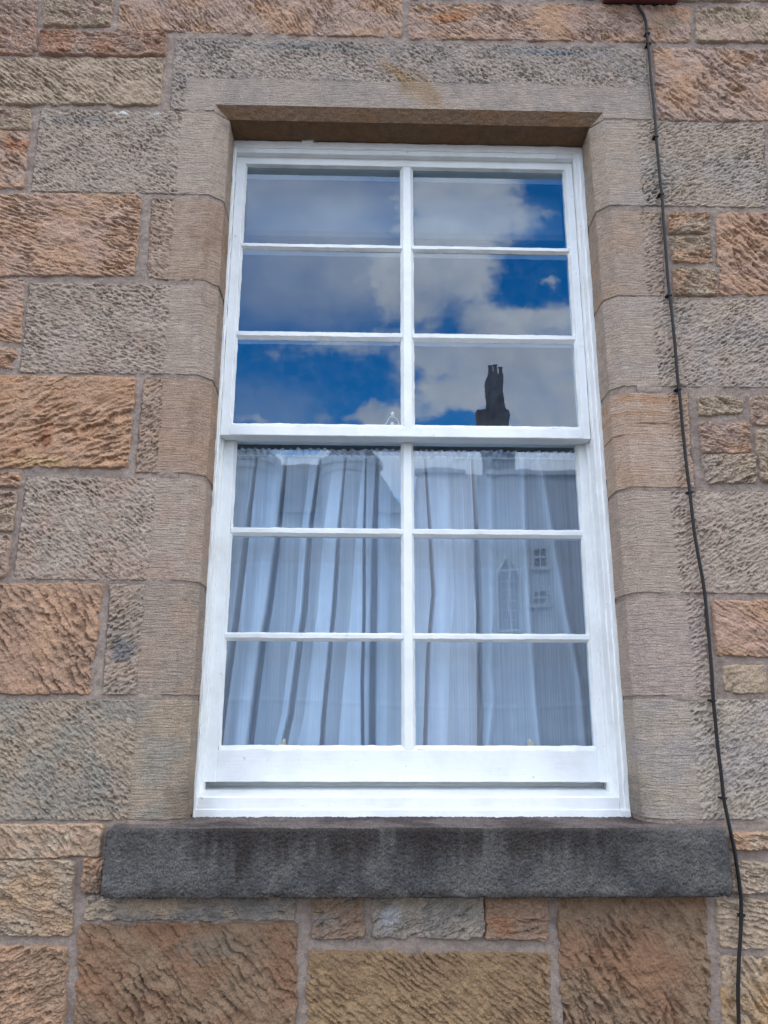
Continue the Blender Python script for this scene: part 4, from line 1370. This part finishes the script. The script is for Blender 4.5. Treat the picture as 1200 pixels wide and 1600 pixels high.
HS = thing('stone_terrace', (0, YB, 0), 'grey stone terrace with round bays and slate roof mirrored in the window glass', 'building')
m_far = plain('far_stone', (0.38, 0.42, 0.50), 0.9, 0.1, 0.15, 2, 12, 0.01)
m_pale = plain('pale_harling', (0.56, 0.54, 0.57), 0.9, 0.1, 0.1, 2, 20, 0.01)
m_slate = plain('slate', (0.10, 0.11, 0.13), 0.7, 0.3, 0.2, 4, 8, 0.02)
m_wht = plain('white_joinery', (0.40, 0.41, 0.43), 0.6)
m_dkg = plain('dark_pane', (0.03, 0.035, 0.045), 0.1, 0.5)
xl, xm, xr = RF(300, 900)[0] - 9, RF(650, 900)[0], RF(1000, 900)[0] + 9
ze_l, ze_r = RF(600, 800)[2], RF(850, 750)[2]
mb = MB(); mb.box(xl, xm, YB - 9, YB, 0, ze_l); mb.build('wall', m_far, HS)
xg = RF(742, 900)[0]
mb = MB(); mb.box(xm, xg, YB - 9, YB + 0.0, 0, ze_r - 0.02); mb.build('wall', m_pale, HS)
mb = MB(); mb.box(xg, xr, YB - 9, YB - 0.1, 0, ze_r); mb.build('wall', m_far, HS)
# slated roof on the left block: hipped at its right end, courses of slate
rt_ = MB()
zr_ = RF(500, 722, YB - 4.5)[2]
xe = RF(640, 760)[0]; xrdg = RF(590, 722, YB - 4.5)[0]
nrow = 40
for k in range(nrow):
    a, b2 = k / nrow, (k + 1) / nrow
    za, zb2 = ze_l + (zr_ - ze_l) * a, ze_l + (zr_ - ze_l) * b2
    ya, yb2 = YB + 0.3 - 4.8 * a, YB + 0.3 - 4.8 * b2
    xa, xb2 = xe + (xrdg - xe) * a, xe + (xrdg - xe) * b2
    rt_.add([(xl, ya + 0.03, za - 0.02), (xa, ya + 0.03, za - 0.02), (xb2, yb2, zb2), (xl, yb2, zb2)], [(0, 1, 2, 3)])
rt_.add([(xe, YB + 0.3, ze_l), (xe, YB - 9.2, ze_l), (xrdg, YB - 4.5, zr_)], [(0, 1, 2)])
rt_.add([(xl, YB - 9.2, ze_l), (xl, YB - 4.5, zr_), (xrdg, YB - 4.5, zr_), (xe, YB - 9.2, ze_l)], [(0, 1, 2, 3)])
rt_.build('roof', m_slate, HS)
# chipped stone cope along the right block
mb = MB()
mb.box(xm - 0.1, RF(723, 800)[0], YB - 0.4, YB + 0.15, ze_r - 0.02, ze_r + 0.18)
mb.box(RF(757, 800)[0], xr, YB - 0.5, YB + 0.08, ze_r + 0.002, ze_r + 0.2)
mb.build('cope', m_far, HS)


def bay(pxc, pxr, py_c, apex):
    c = RF(pxc, py_c); r_ = abs(RF(pxc + pxr, py_c)[0] - c[0])
    yc = YB - 0.2
    mb = MB()
    an = np.linspace(-0.1, math.pi + 0.1, 33)
    zz_ = [0.0, 4.0, c[2] - 0.7, c[2] - 0.65, c[2] - 0.3, c[2] - 0.28, c[2]]
    rr_ = [r_ * 0.93, r_ * 0.93, r_ * 0.93, r_ * 0.97, r_ * 0.97, r_ * 1.03, r_ * 1.05]
    pts = np.array([[(c[0] - q * math.cos(a), yc + q * math.sin(a), z) for a in an] for z, q in zip(zz_, rr_)])
    mb.grid(pts, sm=False)
    mb.build('bay', m_far, HS)
    mb = MB()
    az = RF(apex[0], apex[1], yc)
    pts = np.array([[(c[0] * (1 - k) + az[0] * k - r_ * 1.04 * (1 - k) * math.cos(a), yc + r_ * 1.04 * (1 - k) * math.sin(a), c[2] * (1 - k) + az[2] * k) for a in np.linspace(0, 2 * math.pi, 41)] for k in np.linspace(0, 0.995, 12)])
    mb.grid(pts, sm=False)
    mb.build('bay_roof', m_slate, HS)


bay(553, 48, 718, (560, 672))
bay(392, 48, 716, (395, 676))


def far_window(px0, px1, py0, py1, yb, arch=False, rows=2):
    a, b_ = RF(px0, py1, yb), RF(px1, py0, yb)
    x0, x1, z0, z1 = min(a[0], b_[0]), max(a[0], b_[0]), a[2], b_[2]
    t = 0.09
    mb = MB()
    if arch:
        xc = 0.5 * (x0 + x1); hw = 0.5 * (x1 - x0)
        zs_ = z1 - hw * 1.5
        ol = [(x0, z0), (x1, z0), (x1, zs_)] + [(xc + hw * (1 - k) , zs_ + (z1 - zs_) * math.sin(k * math.pi / 2)) for k in np.linspace(0.1, 1, 8)] + \
             [(xc - hw * k, zs_ + (z1 - zs_) * math.cos(k * math.pi / 2)) for k in np.linspace(0.1, 1, 8)]
        v = [(p[0], yb + 0.02, p[1]) for p in ol] + [(p[0], yb - 0.05, p[1]) for p in ol]
        n_ = len(ol)
        mb.add(v[:n_], [tuple(range(n_))])
        w = mb.build('window', m_dkg, HS)
        fb_ = MB()
        loop = ol + [ol[0]]
        for p, q in zip(loop[:-1], loop[1:]):
            fb_.tube([(p[0], yb + 0.04, p[1]), (0.5 * (p[0] + q[0]), yb + 0.04, 0.5 * (p[1] + q[1])), (q[0], yb + 0.04, q[1])], 0.06, 6)
        fb_.box(xc - 0.04, xc + 0.04, yb + 0.021, yb + 0.07, z0, z1 - 0.05)
        for k in range(1, 7):
            zz_ = z0 + (z1 - z0) * k / 7
            fb_.box(xc - hw * 0.6, xc + hw * 0.6, yb + 0.022, yb + 0.065, zz_ - 0.025, zz_ + 0.025)
        fb_.build('frame', m_wht, w)
        return
    mb.box(x0 + t, x1 - t, yb - 0.02, yb + 0.015, z0 + t, z1 - t)
    w = mb.build('window', m_dkg, HS)
    fb_ = MB()
    fb_.box(x0, x0 + t, yb - 0.02, yb + 0.05, z0, z1); fb_.box(x1 - t, x1, yb - 0.02, yb + 0.05, z0, z1)
    fb_.box(x0 + t, x1 - t, yb - 0.02, yb + 0.049, z1 - t, z1); fb_.box(x0 - 0.06, x1 + 0.06, yb + 0.051, yb + 0.11, z0 - 0.05, z0 + t)
    fb_.box(x0 + t, x1 - t, yb - 0.02, yb + 0.048, 0.5 * (z0 + z1) - t / 2, 0.5 * (z0 + z1) + t / 2)
    fb_.box(0.5 * (x0 + x1) - t / 3, 0.5 * (x0 + x1) + t / 3, yb - 0.02, yb + 0.046, z0 + t, z1 - t)
    fb_.build('frame', m_wht, w)


far_window(831, 856, 852, 887, YB - 0.1)
far_window(833, 858, 922, 946, YB - 0.1)
far_window(781, 812, 872, 985, YB, arch=True)
# chimney stack with its pots
mb = MB()
yc = YB - 1.0
q = [RF(x, y, yc) for x, y in ((752, 760), (752, 652), (800, 652), (802, 760), (764, 600), (790, 602), (767, 652), (794, 652))]
mb.box(q[0][0], q[3][0], yc - 0.8, yc, ze_r - 1, q[1][2])
w_ = 0.04
v = [(q[6][0], yc, q[6][2]), (q[7][0], yc, q[7][2]), (q[5][0], yc, q[4][2]), (q[4][0], yc, q[4][2])]
v += [(x, y - 0.7, z) for x, y, z in v]
mb.add(v, [(0, 1, 2, 3), (7, 6, 5, 4), (0, 3, 7, 4), (1, 5, 6, 2), (3, 2, 6, 7)])
m_chim = plain('sooty_chimney_stone', (0.115, 0.13, 0.165), 0.9, 0.2, 0.6, 3.5, 4, 0.15)
ch = mb.build('chimney', m_chim, HS)
for px, dz in ((768, 0.0), (776, 0.06), (785, -0.1)):
    p0 = RF(px, 606, yc - 0.3); p1 = RF(px, 586 + 3 * (px == 789), yc - 0.3)
    b = MB()
    b.tube([p0, (p0 + p1) / 2, p1 + np.array([0, 0, dz]), p1 + np.array([0, 0, dz + 0.02])], [0.13, 0.11, 0.10, 0.14], 10)
    b.build('chimney_pot', m_chim, ch)
